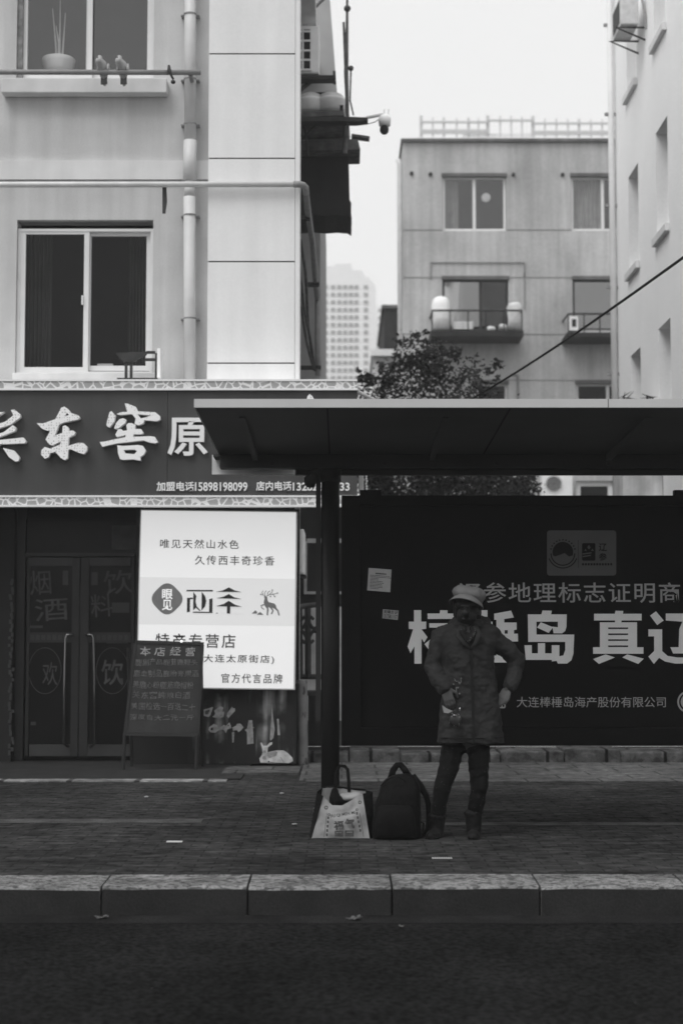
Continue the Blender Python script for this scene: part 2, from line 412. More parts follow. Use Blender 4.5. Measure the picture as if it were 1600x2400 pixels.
tag(put('kerb_bed', MB().box(-60, 60, YK + .05, KB + .4, -KH - .06, -.03), 'black'), kind='structure')
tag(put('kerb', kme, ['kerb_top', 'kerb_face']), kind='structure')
# pale slab rows and worn strips set in the pavement
def strip(name, px0, py0, px1, py1, m, z=0.004):
    a, b = G(px0, py1), G(px1, py1); y0, y1 = GY(py1), GY(py0)
    return tag(put(name, MB().box(a.x, b.x, y0, y1, z - 0.02, z), m), kind='structure')
strip('paving_slabs', 700, 1782, 2300, 1832, 'slab')
strip('paving_edge', 950, 1928, 2300, 1934, 'wornpave', 0.003)
strip('worn_paving', -900, 1920, 470, 1929, 'wornpave', 0.003)
YS = GY(1833)
tag(put('shop_step', MB().box(-14, P(560, 1830, YS).x, YS + 0.22, 17.9, -0.02, 0.014), 'step'), kind='structure')
tag(put('step_edge', MB().box(-14, P(530, 1830, YS).x, YS, YS + 0.22, -0.02, 0.012), 'nosing'), kind='structure')
strip('doorstep', 520, 1800, 700, 1816, 'slab', 0.02)
# low stone ledge behind the billboard
a = P(600, 1760, 17.6).x
lg = MB(); x = a
while x < 14:
    L_ = random.uniform(0.45, 0.75); dz = random.uniform(-0.03, 0.03)
    lg.box(x, x + L_ - 0.008, 17.55 + random.uniform(0, .03), 18.22, -0.02, 0.115 + dz); x += L_
lme = bevel(lg.mesh('l'), 0.02, 3); wrinkle(lme, .012, 7)
o = put('stone_ledge', lme, 'ledge', base=(3, 17.6, 0))
tag(o, 'low rough stone ledge on the pavement behind the dark billboard', 'ledge')

# ------------------------------------------------------------------ left apartment building
YW, YPI = 17.5, 17.15
XL, XC = -14.0, P(701, 900, YPI).x
XP = P(487, 600, YPI).x
ZT = 9.6
lb = thing('apartment_building', 'grey rendered apartment building on the left above the shop with a pale corner pier', 'building', (P(350, 1790, YW).x, YW, 0))
def wall_with_holes(name, x0, x1, z0, z1, y0, y1, holes, m, parent):
    mb = MB(); xs_ = sorted({x0, x1} | {h[0] for h in holes} | {h[1] for h in holes}); zs_ = sorted({z0, z1} | {h[2] for h in holes} | {h[3] for h in holes})
    for i in range(len(xs_) - 1):
        # merge vertical runs of solid cells
        run = None
        for k in range(len(zs_) - 1):
            cx, cz = (xs_[i] + xs_[i + 1]) / 2, (zs_[k] + zs_[k + 1]) / 2
            solid = not any(h[0] < cx < h[1] and h[2] < cz < h[3] for h in holes)
            if solid: run = (run[0], zs_[k + 1]) if run else (zs_[k], zs_[k + 1])
            if (not solid or k == len(zs_) - 2) and run:
                mb.box(xs_[i], xs_[i + 1], y0, y1, *run); run = None
    me = mb.mesh(name); bm = bmesh.new(); bm.from_mesh(me); bmesh.ops.remove_doubles(bm, verts=bm.verts, dist=1e-5)
    dead = {}
    for f in bm.faces: dead.setdefault(tuple(round(c, 4) for c in f.calc_center_median()), []).append(f)
    bmesh.ops.delete(bm, geom=[f for g_ in dead.values() if len(g_) > 1 for f in g_], context='FACES')
    bm.to_mesh(me); bm.free()
    return put(name, me, m, parent)
up = RC(42, -260, 362, 186, YW); lo = RC(38, 515, 358, 876, YW)
extra = []
for k in range(1, 4):           # the same bays further along the street, out of frame
    for h in (up, lo): extra.append((h[0] - 3.1 * k, h[1] - 3.1 * k, h[2], h[3]))
shop_open = (XL + 0.5, P(700, 1500, YW).x, -0.02, P(800, 1180, YW).z)
wall_with_holes('wall', XL, XC - 0.02, 0.0, ZT, YW, YW + 0.25, [up, lo, shop_open] + extra, 'wall', lb)
# corner pier in blocks with open joints
pm = MB(); pm.box(XP + 0.012, XC - 0.052, YPI + 0.014, YW - 0.003, 2.6, ZT - .02)
put('joint', pm, 'groove', lb)
pm = MB(); zz = [P(600, y, YPI).z for y in (1188, 851, 613, 371, 126)]
zz += [zz[-1] + 1.09 * k for k in range(1, 5)]
for z0, z1 in zip(zz, zz[1:]): pm.box(XP, XC - 0.05, YPI, YW - 0.004, z0 + 0.008, z1 - 0.008)
put('pier', pm, 'pilaster', lb)
pm = MB(); pm.box(XC - 0.047, XC, YPI + 0.005, YW - 0.006, zz[0], zz[-1]); put('pier_edge', pm, 'pilaster', lb)
XS = XC - 0.62
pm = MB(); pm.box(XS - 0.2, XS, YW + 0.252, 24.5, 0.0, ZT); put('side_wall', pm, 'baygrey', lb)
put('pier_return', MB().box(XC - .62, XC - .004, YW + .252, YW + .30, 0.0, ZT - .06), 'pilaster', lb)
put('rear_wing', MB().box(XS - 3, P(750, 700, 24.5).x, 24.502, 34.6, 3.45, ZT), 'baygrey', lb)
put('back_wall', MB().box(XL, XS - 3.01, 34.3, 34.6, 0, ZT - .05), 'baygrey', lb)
put('roof', MB().box(XL - .1, XC + .1, YPI - .1, 34.7, ZT + .002, ZT + .25), 'band', lb)
# floor band
b0, b1, c0, c1 = RC(-300, 379, 487, 423, YW)
put('floor_band', MB().box(XL, XP - 0.002, YW - 0.05, YW - 0.002, c0, c1), 'band', lb)
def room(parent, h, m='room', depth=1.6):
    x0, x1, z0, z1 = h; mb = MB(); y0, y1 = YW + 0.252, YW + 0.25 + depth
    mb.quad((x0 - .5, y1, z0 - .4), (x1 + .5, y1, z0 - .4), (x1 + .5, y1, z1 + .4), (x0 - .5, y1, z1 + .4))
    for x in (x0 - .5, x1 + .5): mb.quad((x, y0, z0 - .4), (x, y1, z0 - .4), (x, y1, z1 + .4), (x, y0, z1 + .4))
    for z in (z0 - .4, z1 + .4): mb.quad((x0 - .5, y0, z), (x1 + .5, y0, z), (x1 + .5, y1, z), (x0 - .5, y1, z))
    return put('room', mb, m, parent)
def frame_box(mb, x0, x1, z0, z1, t, y0, y1):
    mb.box(x0, x0 + t, y0, y1, z0, z1); mb.box(x1 - t, x1, y0, y1, z0, z1)
    mb.box(x0 + t, x1 - t, y0 + .001, y1 - .001, z0, z0 + t); mb.box(x0 + t, x1 - t, y0 + .001, y1 - .001, z1 - t, z1)
def sliding_window(parent, h, f1, f2, gl, label=None):
    """two sashes: f1 nearer, f2 behind, each (x0,x1,z0,z1)"""
    fr = MB(); frame_box(fr, f1[0], f1[1], f1[2], f1[3], 0.055, YW + 0.06, YW + 0.10); wo_ = put('window', fr, 'frame', parent)
    fr = MB(); frame_box(fr, f2[0], f2[1], f2[2], f2[3], 0.055, YW + 0.11, YW + 0.15); put('sash', fr, 'frame', wo_)
    fr = MB(); frame_box(fr, h[0] + .003, h[1] - .003, h[2] + .003, h[3] - .085, 0.03, YW + 0.05, YW + 0.17); put('outer_frame', fr, 'frame', wo_)
    pn = MB(); pn.quad(*[(x, YW + 0.08, z) for x, z in ((f1[0] + .05, f1[2] + .05), (f1[1] - .05, f1[2] + .05), (f1[1] - .05, f1[3] - .05), (f1[0] + .05, f1[3] - .05))])
    put('pane', pn, gl, wo_)
    pn = MB(); pn.quad(*[(x, YW + 0.13, z) for x, z in ((f2[0] + .05, f2[2] + .05), (f2[1] - .05, f2[2] + .05), (f2[1] - .05, f2[3] - .05), (f2[0] + .05, f2[3] - .05))])
    put('pane', pn, gl, wo_)
    hx = f1[1] - 0.045; hz = (f1[2] + f1[3]) / 2
    put('latch', MB().box(hx - .03, hx - 0.012, YW + 0.035, YW + 0.058, hz - 0.05, hz + 0.05), 'frame', wo_)
    return wo_
Yq = YW + 0.08
ul = RC(56, -250, 219, 184, Yq); ur = RC(203, -250, 362, 184, Yq)
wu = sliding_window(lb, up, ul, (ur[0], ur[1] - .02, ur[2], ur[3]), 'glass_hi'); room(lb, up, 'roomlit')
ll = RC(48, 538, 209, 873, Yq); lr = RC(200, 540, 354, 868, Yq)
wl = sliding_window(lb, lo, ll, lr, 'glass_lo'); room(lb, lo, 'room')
for (xa_, xb_) in ((64, 120), (300, 345)):
    x0, x1 = P(xa_, 700, YW + .4).x, P(xb_, 700, YW + .4).x; q = MB(); n = 24
    pts = [(x0 + (x1 - x0) * k / n, YW + .45 + .03 * math.sin(k * 1.6)) for k in range(n + 1)]
    for (xa2, ya2), (xb2, yb2) in zip(pts, pts[1:]): q.quad((xa2, ya2, lo[2] + .02), (xb2, yb2, lo[2] + .02), (xb2, yb2, lo[3]), (xa2, ya2, lo[3]))
    put('curtain', q.mesh('c', True), 'dimcurtain', wl)
j = RC(41.5, -255, 55, 184, YW)
put('jamb', MB().box(j[0] + .004, j[1], YW + 0.02, YW + 0.16, j[2] + .003, j[3]), 'jamb', wu)
s = RC(4, 183, 391, 217, YW - .15); put('window_sill', bevel(MB().box(s[0], s[1], YW - 0.16, YW - .002, s[2], s[3]).mesh('s'), 0.008), 'sill', lb)
s = RC(30, 874, 375, 893, YW - .1); put('window_sill', bevel(MB().box(s[0], s[1], YW - 0.12, YW - .002, s[2], s[3]).mesh('s'), 0.008), 'sill', lb)
# far bays: simple panes so the wall is not open beside the frame
for h in extra:
    put('pane', MB().box(h[0], h[1], YW + .12, YW + .14, h[2], h[3]), 'room', lb)
# rain pipe
def pxtube(mb, pts, r, Y): return mb.tube([P(x, y, Y) for x, y in pts], r, 14)
YD = YW - 0.12
dp = MB(); pxtube(dp, [(446, -120), (446, 330)], 0.063, YD); pxtube(dp, [(446, 330), (444.5, 424)], 0.071, YD); pxtube(dp, [(444.5, 424), (444.5, 462)], 0.056, YD); pxtube(dp, [(444.5, 462), (445, 905)], 0.064, YD)
dpo = put('rain_pipe', dp.mesh('d', True), 'pipe', lb)
for y in (34, 186, 291, 505, 747):
    c = P(445.5, y, YD); q = MB(); q.tube([c - Vector((0, 0, .008)), c + Vector((0, 0, .008))], 0.069, 16); q.box(c.x - 0.10, c.x + 0.10, YD + 0.02, YW - .003, c.z - .006, c.z + .006)
    put('clamp', q, 'pipegrey', dpo)
# gas pipe along the wall, round the corner and down the side
gp = MB(); Yg = YPI - 0.07
gp.tube([P(-420, 433, Yg), P(690, 432, Yg)], 0.031, 12)
go = put('gas_pipe', gp.mesh('g', True), 'pipe', lb)
el = MB(); el.tube([P(688, 432, Yg), P(700, 432, Yg), P(710, 434, Yg + .02), P(716, 440, Yg + .1), P(717, 452, Yg + .3)], 0.036, 12)
pts = [P(716.5, 448, Yg + .25), P(723, 505, 18.6), P(731, 560, 20.2), P(739, 660, 22.6), P(743, 700, 24)]
el.tube(pts, [0.034, .036, .036, .036, .036], 10)
el.tube([pts[-1], P(744, 880, 24)], 0.036, 10)
put('pipe_run', el.mesh('e', True), 'pipegrey', go)
for (x0, x1, y, Y) in ((716, 748, 667, 22.6), (704, 752, 862, 24), (708, 726, 512, 18.6)):
    c = RC(x0, y - 4, x1, y + 4, Y); put('bracket', MB().box(c[0], c[1], Y - .05, Y + .05, c[2], c[3]), 'iron', go)
bt = MB(); bt.prism([(P(380, 428, Yg).x, P(380, 428, Yg).z), (P(389, 428, Yg).x, P(389, 428, Yg).z), (P(391, 470, Yg).x, P(391, 470, Yg).z), (P(387, 498, Yg).x, P(387, 498, Yg).z), (P(380, 498, Yg).x, P(380, 498, Yg).z)], Yg + .033, Yg + .05)
put('strap', bt, 'iron', go)
# cables sagging down the side wall
cb = MB()
for pts in ([(703, 640, 18.5), (712, 720, 20), (728, 800, 22), (738, 868, 24)], [(703, 700, 18.3), (718, 800, 20.5), (735, 866, 23)], [(704, 560, 18.2), (716, 640, 20), (722, 760, 22), (734, 860, 24)]):
    cb.tube([P(*p) for p in pts], 0.018, 6)
put('side_cables', cb.mesh('c', True), 'rust', lb)

# clothes rail with a clip, two pigeons
Yr = YW - 0.42
rl = thing('clothes_rail', 'grey metal pole held across the upper window in front of its sill', 'rail', P(230, 168, Yr))
q = MB(); q.tube([P(-420, 168, Yr), P(471, 170, Yr)], 0.028, 12); put('pole', q.mesh('r', True), 'pipegrey', rl)
for x in (-200, 446):
    c = P(x, 172, Yr); q = MB().box(c.x - .02, c.x + .02, Yr + .02, YW - (.0 if x < 0 else .19), c.z - .02, c.z + .02); put('bracket', q, 'pipegrey', rl)
q = MB(); q.tube([P(396, 153, Yr - .03), P(397, 165, Yr - .035), P(402, 178, Yr - .03), P(407, 186, Yr - .02)], [0.012, 0.022, 0.012, .012], 8); q.ball(P(406, 192, Yr - .02), (.026, .02, .024))
tag(put('clothes_peg', q.mesh('p', True), 'iron', base=P(397, 170, Yr)), 'dark clip hooked on the right part of the clothes rail', 'peg')
def pigeon(px, lab):
    c = P(px, 160, Yr); t = thing('pigeon', lab, 'pigeon', P(px, 163, Yr), 'pigeons perched on the clothes rail')
    q = MB(); S = 0.055
    body = [(0.16, .10, -.075, .030), (0.06, .085, -.05, .050), (-.02, .05, -.005, .060), (-.06, .03, .045, .050), (-.075, .02, .085, .030)]
    # body leans back: tail hangs behind and below the rail, breast up in front
    q.limb([c + Vector((0.0, .13, -.13)), c + Vector((0, .06, -.05)), c + Vector((-.01, 0, .03)), c + Vector((-.035, -.06, .06))], [.022, .045, .058, .040])
    q.ball(c + Vector((-.03, -.05, .095)), .030)
    b = put('body', remesh(q.mesh('pb'), 0.007, 5), 'feather', t)
    q = MB(); q.tube([c + Vector((-.045, -.078, .094)), c + Vector((-.055, -.105, .085))], [.008, .002], 6); put('beak', q, 'feather_dark', t)
    q = MB()
    q.prism([(c.x - .03, c.z - .05), (c.x + .03, c.z - .05), (c.x + .04, c.z - .15), (c.x - .03, c.z - .155)], Yr + .05, Yr + .065); put('tail', q, 'feather_dark', t)
    for s_ in (-1, 1):
        q = MB(); q.ball(c + Vector((s_ * .052, .03, .01)), (.016, .075, .05), 2, Matrix.Rotation(R(35), 4, 'X')); put('wing', q.mesh('w', True), 'feather', t)
        q = MB(); q.tube([c + Vector((s_ * .02, 0, -.02)), c + Vector((s_ * .02, 0, -.035))], .006, 6); put('leg', q, 'feather_dark', t)
pigeon(242, 'pale pigeon perched on the clothes rail, nearer the middle of the window')
pigeon(288, 'pale pigeon perched on the clothes rail, nearer the rain pipe')
# pot plant behind the glass
pt = thing('potted_plant', 'pale pot with thin stems behind the upper window glass', 'plant', P(138, 184, YW + .5))
Yp_ = YW + .5
rg = []
for y, r in ((184, .13), (160, .165), (150, .178), (140, .185), (138, .175), (141, .165)):
    c = P(138, y, Yp_); rg.append([c + Vector((r * math.cos(k * math.pi / 10), r * math.sin(k * math.pi / 10), 0)) for k in range(20)])
put('pot', MB().rings(rg).mesh('pot', True), 'white', pt)
q = MB()
for dx, dx2, yy in ((-5, -14, 20), (2, 4, 0), (8, 16, 30), (0, -6, 60)): q.tube([P(138 + dx, 141, Yp_), P(138 + dx * 1.4, 100, Yp_), P(138 + dx2, yy, Yp_)], [.012, .01, .004], 6)
put('stem', q, 'dirtywhite', pt)
# metal stand on the shop sign in front of the lower window
Ym = YW - .3
ms = thing('metal_stand', 'small dark metal frame standing on the shop sign under the window', 'stand', P(330, 888, Ym))
def seg(x0, y0, x1, y1): c = RC(x0, y0, x1, y1, Ym); return c
for nm, rr in (('leg', (293, 850, 299, 887)), ('leg', (305, 850, 311, 887)), ('post', (364, 828, 370, 886))):
    c = seg(*rr); put(nm, MB().box(c[0], c[1], Ym - .02, Ym + .02, c[2], c[3]), 'iron', ms)
for nm, rr in (('rail', (344, 823, 364, 829)), ('rail', (340, 840, 364, 846)), ('foot_bar', (275, 886, 370, 889.5))):
    c = seg(*rr); put(nm, MB().box(c[0], c[1], Ym - .017, Ym + .017, c[2], c[3]), 'iron', ms)
q = MB().prism([(p.x, p.z) for p in (P(273, 828, Ym), P(344, 825, Ym), P(344, 831, Ym), P(312, 850, Ym), P(290, 849, Ym), P(275, 833, Ym))], Ym - .03, Ym + .03); put('seat', q, 'iron', ms)
c = RC(371, 820, 378, 888, Ym); tag(put('white_board', MB().box(c[0], c[1], Ym - .1, Ym + .12, c[2], c[3]), 'white', base=P(374, 888, Ym)), 'thin white board standing on edge beside the metal stand', 'board')
c = RC(229, 853, 265, 861, YW + .2); tag(put('sill_box', MB().box(c[0], c[1], YW + .18, YW + .26, c[2], c[3]), 'white', base=P(247, 861, YW + .2)), 'small pale box on the inner sill behind the lower window', 'box')

# things on the side wall of the left building
def plate(name, poly, Y0, Y1, m, parent=None, base=None): return put(name, MB().prism([(p.x, p.z) for p in (P(x, y, Y0) for x, y in poly)], Y0, Y1), m, parent, base)
eb = thing('enclosed_balcony', 'dark sheet-metal enclosed balcony box hanging off the side wall of the left building', 'balcony', P(705, 505, 22.5))
plate('upper_panel', [(690, -60), (768, -60), (773, 0), (790, 223), (690, 223)], 24.0, 25.0, 'baygrey', eb)
plate('middle_panel', [(690, 228), (815, 235), (820, 318), (690, 330)], 22.4, 23.6, 'baygrey', eb)
plate('shelf_edge', [(690, 330), (838, 326), (844, 350), (690, 354)], 22.0, 22.7, 'rust', eb)
plate('skirt', [(690, 355), (816, 352), (818, 420), (819, 468), (823, 476), (821, 488), (824, 512), (815, 506), (790, 504), (760, 506), (735, 503), (690, 506)], 22.3, 23.3, 'sheet', eb)
q = MB()
for (x0, y0, x1, y1, wd) in ((700, 330, 752, 285, 7), (712, 285, 724, 365, 6), (808, 290, 803, 360, 6), (735, 362, 800, 358, 4)):
    q.tube([P(x0, y0, 21.6), P(x1, y1, 21.6)], wd / 2 / 175, 6)
put('strut', q, 'iron', eb)
plate('side_rail', [(824, 313), (866, 319), (865, 325), (823, 319)], 22.1, 22.25, 'rust', eb)
sh = thing('wall_shelf', 'dark iron shelf on struts under the two white tubs on the side wall', 'shelf', P(755, 278, 21.5))
plate('deck', [(700, 262), (804, 258), (806, 270), (700, 274)], 21.2, 22.2, 'rust', sh)
plate('beam', [(700, 273), (808, 273), (860, 275), (862, 281), (835, 284), (700, 284)], 21.2, 21.4, 'iron', sh)
for i, (px, wd, lab) in enumerate(((728, 29, 'left white plastic tub on the iron shelf, half hidden by the pale pier'), (776, 33, 'right white plastic tub on the iron shelf, beside the antenna pole'))):
    t = thing('plastic_tub', lab, 'tub', P(px, 262, 21.6), 'white tubs on the wall shelf')
    rg = []
    for y, k in ((262, .95), (240, 1.02), (238, 1.07), (234, 1.07), (232, 1.0), (224, .8), (219, .45), (217, .1)):
        c = P(px, y, 21.6); r = wd / 180 * k
        rg.append([c + Vector((r * math.cos(a_ * math.pi / 12), r * math.sin(a_ * math.pi / 12), 0)) for a_ in range(24)])
    put('body', MB().rings(rg[:4]).mesh('b', True), 'white', t); put('lid', MB().rings(rg[3:]).mesh('b', True), 'dirtywhite', t)
# air conditioner
def ac_unit(label, rc, Y, dep, grille=True, group='outdoor air-conditioner units', face='x'):
    x0, x1, z0, z1 = rc; t = thing('air_conditioner', label, 'air conditioner', ((x0 + x1) / 2, Y + dep / 2, z0), group)
    put('casing', bevel(MB().box(x0, x1, Y, Y + dep, z0, z1).mesh('c'), 0.02), 'white', t); return t
c = RC(690, 60, 748, 172, 21.5); c = (c[0], c[1], c[2], c[3])
ac = ac_unit('white air conditioner with a square grid grille on the side wall above the tubs', c, 21.5, .35)
q = MB().box(c[0] + .01, P(729, 100, 21.5).x, 21.488, 21.498, P(700, 163, 21.5).z, P(700, 66, 21.5).z); put('vent', q, 'black', ac)
q = MB()
for x in (701, 709.5, 729): cc = RC(x - 2.2, 64, x + 2.2, 164, 21.47); q.box(cc[0], cc[1], 21.47, 21.486, cc[2], cc[3])
for y in (66, 73, 95, 118, 140, 163): cc = RC(692, y - 2.2, 731, y + 2.2, 21.47); q.box(cc[0], cc[1], 21.468, 21.484, cc[2], cc[3])
put('grille', q, 'white', ac)
br = thing('iron_bracket', 'dark iron bracket arm under the grilled air conditioner', 'bracket', P(715, 185, 21.6))
plate('arm', [(700, 176), (783, 176), (784, 184), (700, 184)], 21.4, 21.6, 'iron', br)
q = MB(); q.tube([P(700, 214, 21.7), P(732, 188, 21.7)], .03, 6); put('strut', q, 'rust', br)
plate('lower_arm', [(740, 216), (786, 216), (787, 223), (736, 224)], 21.9, 22.1, 'iron', br)
plate('end_plate', [(780, 166), (786, 166), (787, 184), (781, 184)], 21.38, 21.62, 'iron', br)
cs = MB()
for pts in ([(714, 58), (708, 30), (700, 8)], [(716, 58), (722, 30), (730, -10)], [(717, 56), (735, 20), (760, -4)]): cs.tube([P(x, y, 21.8) for x, y in pts], .022, 6)
tag(put('hoses', cs.mesh('h', True), 'rust', base=P(715, 58, 21.8)), 'dark hoses rising from the top of the grilled air conditioner', 'hose')
an = thing('antenna_pole', 'thin dark antenna pole with round knobs against the sky', 'antenna', P(812, 275, 21.3))
q = MB(); q.tube([P(813.5, -30, 21.3), P(813, 60, 21.3), P(811, 170, 21.3), P(815, 290, 21.3), P(808, 360, 21.3)], [.014, .02, .03, .02, .03], 8); put('mast', q, 'rust', an)
q = MB(); q.tube([P(805, 52, 21.3), P(807, 105, 21.3), P(812, 235, 21.3)], .016, 6); q.tube([P(822, 165, 21.3), P(820, 235, 21.3), P(828, 270, 21.3)], .011, 6); put('side_rod', q, 'rust', an)
for (x, y, r) in ((813.5, 20, .047), (822, 160, .038)):
    put('knob', MB().ball(P(x, y, 21.3), r).mesh('k', True), 'rust', an)
put('junction_box', MB().box(P(796, 250, 21.2).x, P(804, 250, 21.2).x, 21.15, 21.25, P(800, 257, 21.2).z, P(800, 249, 21.2).z), 'black', an)
sc_ = thing('security_camera', 'white dome security camera on an arm reaching out toward the sky', 'camera', P(862, 276, 21.3))
q = MB(); q.tube([P(858, 276, 21.3), P(898, 268, 21.3)], .022, 8); put('arm', q, 'dirtywhite', sc_)
q = MB(); q.tube([P(838, 282, 21.3), P(860, 291, 21.3), P(878, 286, 21.3), P(893, 276, 21.3)], .006, 6); put('lead', q, 'rust', sc_)
q = MB(); q.tube([P(900, 270, 21.3), P(901, 278, 21.3), P(901, 295, 21.3)], [.05, .085, .075], 16); put('housing', q.mesh('h', True), 'white', sc_)
put('lens_dome', MB().ball(P(900, 304, 21.3), (.062, .062, .07)).mesh('l', True), 'black', sc_)
for x in (899, 909):
    q = MB(); q.tube([P(x, 272, 21.3), P(x + 1.5, 256, 21.3)], .007, 6); put('aerial', q, 'white', sc_)

# ------------------------------------------------------------------ shop sign
YF = 16.75
sg = thing('shop_sign', 'wide dark shop fascia sign with raised pale calligraphy between two white lattice strips', 'shop sign', P(400, 1175, YF))
b = RC(-900, 914, 393, 1162, YF); z_b, z_t = b[2], b[3]
xr = P(837, 1000, YF).x; xm = P(393, 1000, YF).x
put('board', MB().box(-13.5, xm - .002, YF, YF + .1, z_b, z_t), 'fascia', sg)
put('board', MB().box(xm + .002, xr, YF, YF + .1, z_b, z_t), 'fascia', sg)
put('backing', MB().box(-13.5, xr - .01, YF + .102, YW - .005, z_b + .02, z_t), 'shopdark', sg)
for (y0, y1) in ((889, 914.5), (1161, 1188)):
    c = RC(-900, y0, 837, y1, YF - .03); z0, z1 = c[2], c[3]
    put('lattice_strip', MB().box(-13.5, xr, YF - .028, YF + .06, z0 + .02, z1 - .02), 'lattice', sg)
    q = MB().box(-13.5, xr, YF - .036, YF + .07, z0, z0 + .0195); q.box(-13.5, xr, YF - .036, YF + .07, z1 - .0195, z1); put('strip_edge', q, 'trimwhite', sg)
put('top_cover', MB().box(-13.5, xr, YF + .07, YW - .16, z1 + 1.16, z1 + 1.18), 'trimwhite', sg)
Z7 = (0, 860, 3.2667)
def raised(polys, m='letters', th=.075):
    ms_ = []
    for i, grp in enumerate(polys): ms_.append(flat2d([zpoly(g_, *Z7, YF - .08) for g_ in grp], YF - .08 - i * .0015, th))
    return put('raised_character', join(ms_), m, sg)
raised([[[(85, 330), (110, 325), (155, 360), (158, 385), (85, 440), (-40, 480), (-60, 450), (40, 420), (105, 370)]],
        [[(100, 445), (125, 465), (118, 490), (-60, 560), (-80, 530), (30, 500)]],
        [[(-200, 575), (0, 560), (180, 540), (203, 568), (190, 585), (0, 592), (-30, 640), (-100, 720), (-150, 720), (-60, 620), (-60, 596), (-180, 610)]],
        [[(25, 620), (110, 640), (152, 690), (145, 720), (120, 725), (70, 690)]], [[(-60, 352), (35, 345), (-10, 375), (-60, 382)]]])
raised([[[(283, 430), (330, 432), (425, 400), (470, 312), (495, 303), (520, 320), (545, 352), (600, 370), (614, 388), (600, 402), (490, 425), (455, 440), (420, 525), (478, 505), (482, 455), (500, 445), (525, 462), (530, 490), (560, 485), (580, 500), (570, 520), (528, 540), (522, 605), (600, 580), (640, 583), (668, 610), (665, 645), (645, 668), (600, 655), (540, 628), (525, 635), (520, 700), (500, 713), (470, 700), (425, 650), (385, 660), (375, 690), (345, 703), (315, 670), (320, 635), (345, 612), (385, 625), (460, 595), (470, 570), (400, 600), (375, 590), (350, 555), (385, 490), (362, 487), (320, 470)], [(495, 380), (515, 350), (530, 368)]]])
raised([[[(815, 440), (840, 345), (855, 338), (885, 370), (875, 420), (840, 462), (822, 455)]],
        [[(875, 470), (890, 430), (915, 400), (945, 392), (968, 405), (960, 430), (915, 465), (890, 475)]],
        [[(957, 280), (975, 280), (1040, 305), (1057, 340), (1190, 347), (1225, 375), (1228, 402), (1205, 415), (1107, 408), (1100, 432), (1060, 447), (1032, 435), (1040, 395), (1010, 360), (925, 368), (895, 360), (930, 345), (975, 345)], [(1055, 362), (1160, 372), (1080, 395)]],
        [[(885, 520), (905, 478), (930, 475), (945, 490), (975, 485), (968, 445), (985, 430), (1010, 430), (1040, 445), (1035, 475), (1080, 475), (1100, 505), (1085, 515), (1025, 515), (1020, 535), (1150, 530), (1185, 535), (1210, 575), (1195, 585), (1150, 580), (1100, 562), (900, 585), (830, 600), (785, 612), (765, 575), (800, 572), (900, 550), (960, 538), (965, 520), (935, 530), (895, 535)]],
        [[(900, 600), (945, 605), (1060, 598), (1095, 605), (1118, 640), (1105, 670), (1075, 690), (1080, 718), (1020, 708), (945, 712), (920, 705), (905, 660)], [(950, 635), (1030, 632), (1050, 645), (1030, 668), (960, 662)]]])
raised([[[(2352, 225), (2372, 205), (2392, 225), (2410, 262), (2380, 330), (2340, 290)]]])
put('raised_character', text('原', 393, 979, 487, 1068, YF - .05, .05, 0.016), 'letters_plain', sg)
put('phone_lettering', text('加盟电话', 367, 1129, 455, 1151, YF - .02, .02, 0.022), 'letters_plain', sg)
put('phone_lettering', text('15898198099', 457, 1130, 580, 1151, YF - .02, .02, 0.02), 'letters_plain', sg)
put('phone_lettering', text('店内电话', 600, 1128, 683, 1150, YF - .02, .02, 0.022), 'letters_plain', sg)
put('phone_lettering', text('13282822133', 686, 1131, 819, 1150, YF - .02, .02, 0.02), 'letters_plain', sg)
q = MB(); q.tube([P(838, 918, YF + .2), P(884, 942, 18.2)], .02, 6); put('brace', q, 'pipe', sg)
# string of small lamps at the end of the sign
ls = MB()
for y in range(1110, 1166, 6): ls.ball(P(858 + random.uniform(-1, 1), y, 17.2), .014, 1)
ls.tube([P(858, 1104, 17.2), P(858, 1166, 17.2)], .004, 6)
tag(put('lamp_string', ls.mesh('l', True), 'white', base=P(858, 1110, 17.2)), 'short vertical string of white lamps hanging past the right end of the shop sign', 'lights')
c = RC(840, 1112, 852, 1155, 17.3); tag(put('sign_bracket', bevel(MB().box(c[0], c[1], 17.25, 17.4, c[2], c[3]).mesh('b'), .01), 'dirtywhite', base=P(846, 1155, 17.3)), 'small pale meter box behind the right end of the shop sign', 'box')

# ------------------------------------------------------------------ storefront
YD2 = 17.62
sf = thing('storefront', 'dark glazed shop entrance with two door leaves under the fascia sign', 'storefront', P(190, 1790, YD2))
x0s, x1s = shop_open[0], shop_open[1]; zsh = P(800, 1188, YD2).z
put('back_panel', MB().box(x0s, x1s, YD2 + .12, YD2 + .2, 0.0, zsh + .2), 'shopdark', sf)
c = RC(-80, 1190, 32, 1790, YD2 - .1); put('pillar', MB().box(c[0], c[1], YW - .02, YD2 + .1, 0.014, c[3]), 'shopdark', sf)
c = RC(60, 1218, 320, 1296, YD2); put('transom', MB().box(c[0], c[1], YD2 + .03, YD2 + .06, c[2], c[3]), 'doorglass', sf)
c = RC(262, 1231, 322, 1288, YD2); put('transom_reflection', MB().box(c[0], c[1], YD2 + .015, YD2 + .028, c[2], c[3]), 'doorwriting', sf)  # pale patch painted as a reflection in the transom glass
q = MB()
for rr in ((38, 1188, 58, 1782), (318, 1188, 334, 1782), (58, 1296, 318, 1304)): c = RC(*rr, YD2); q.box(c[0], c[1], YD2 - .02, YD2 + .1, c[2], c[3])
put('door_frame', q, 'doorframe', sf)
zf = 0.05
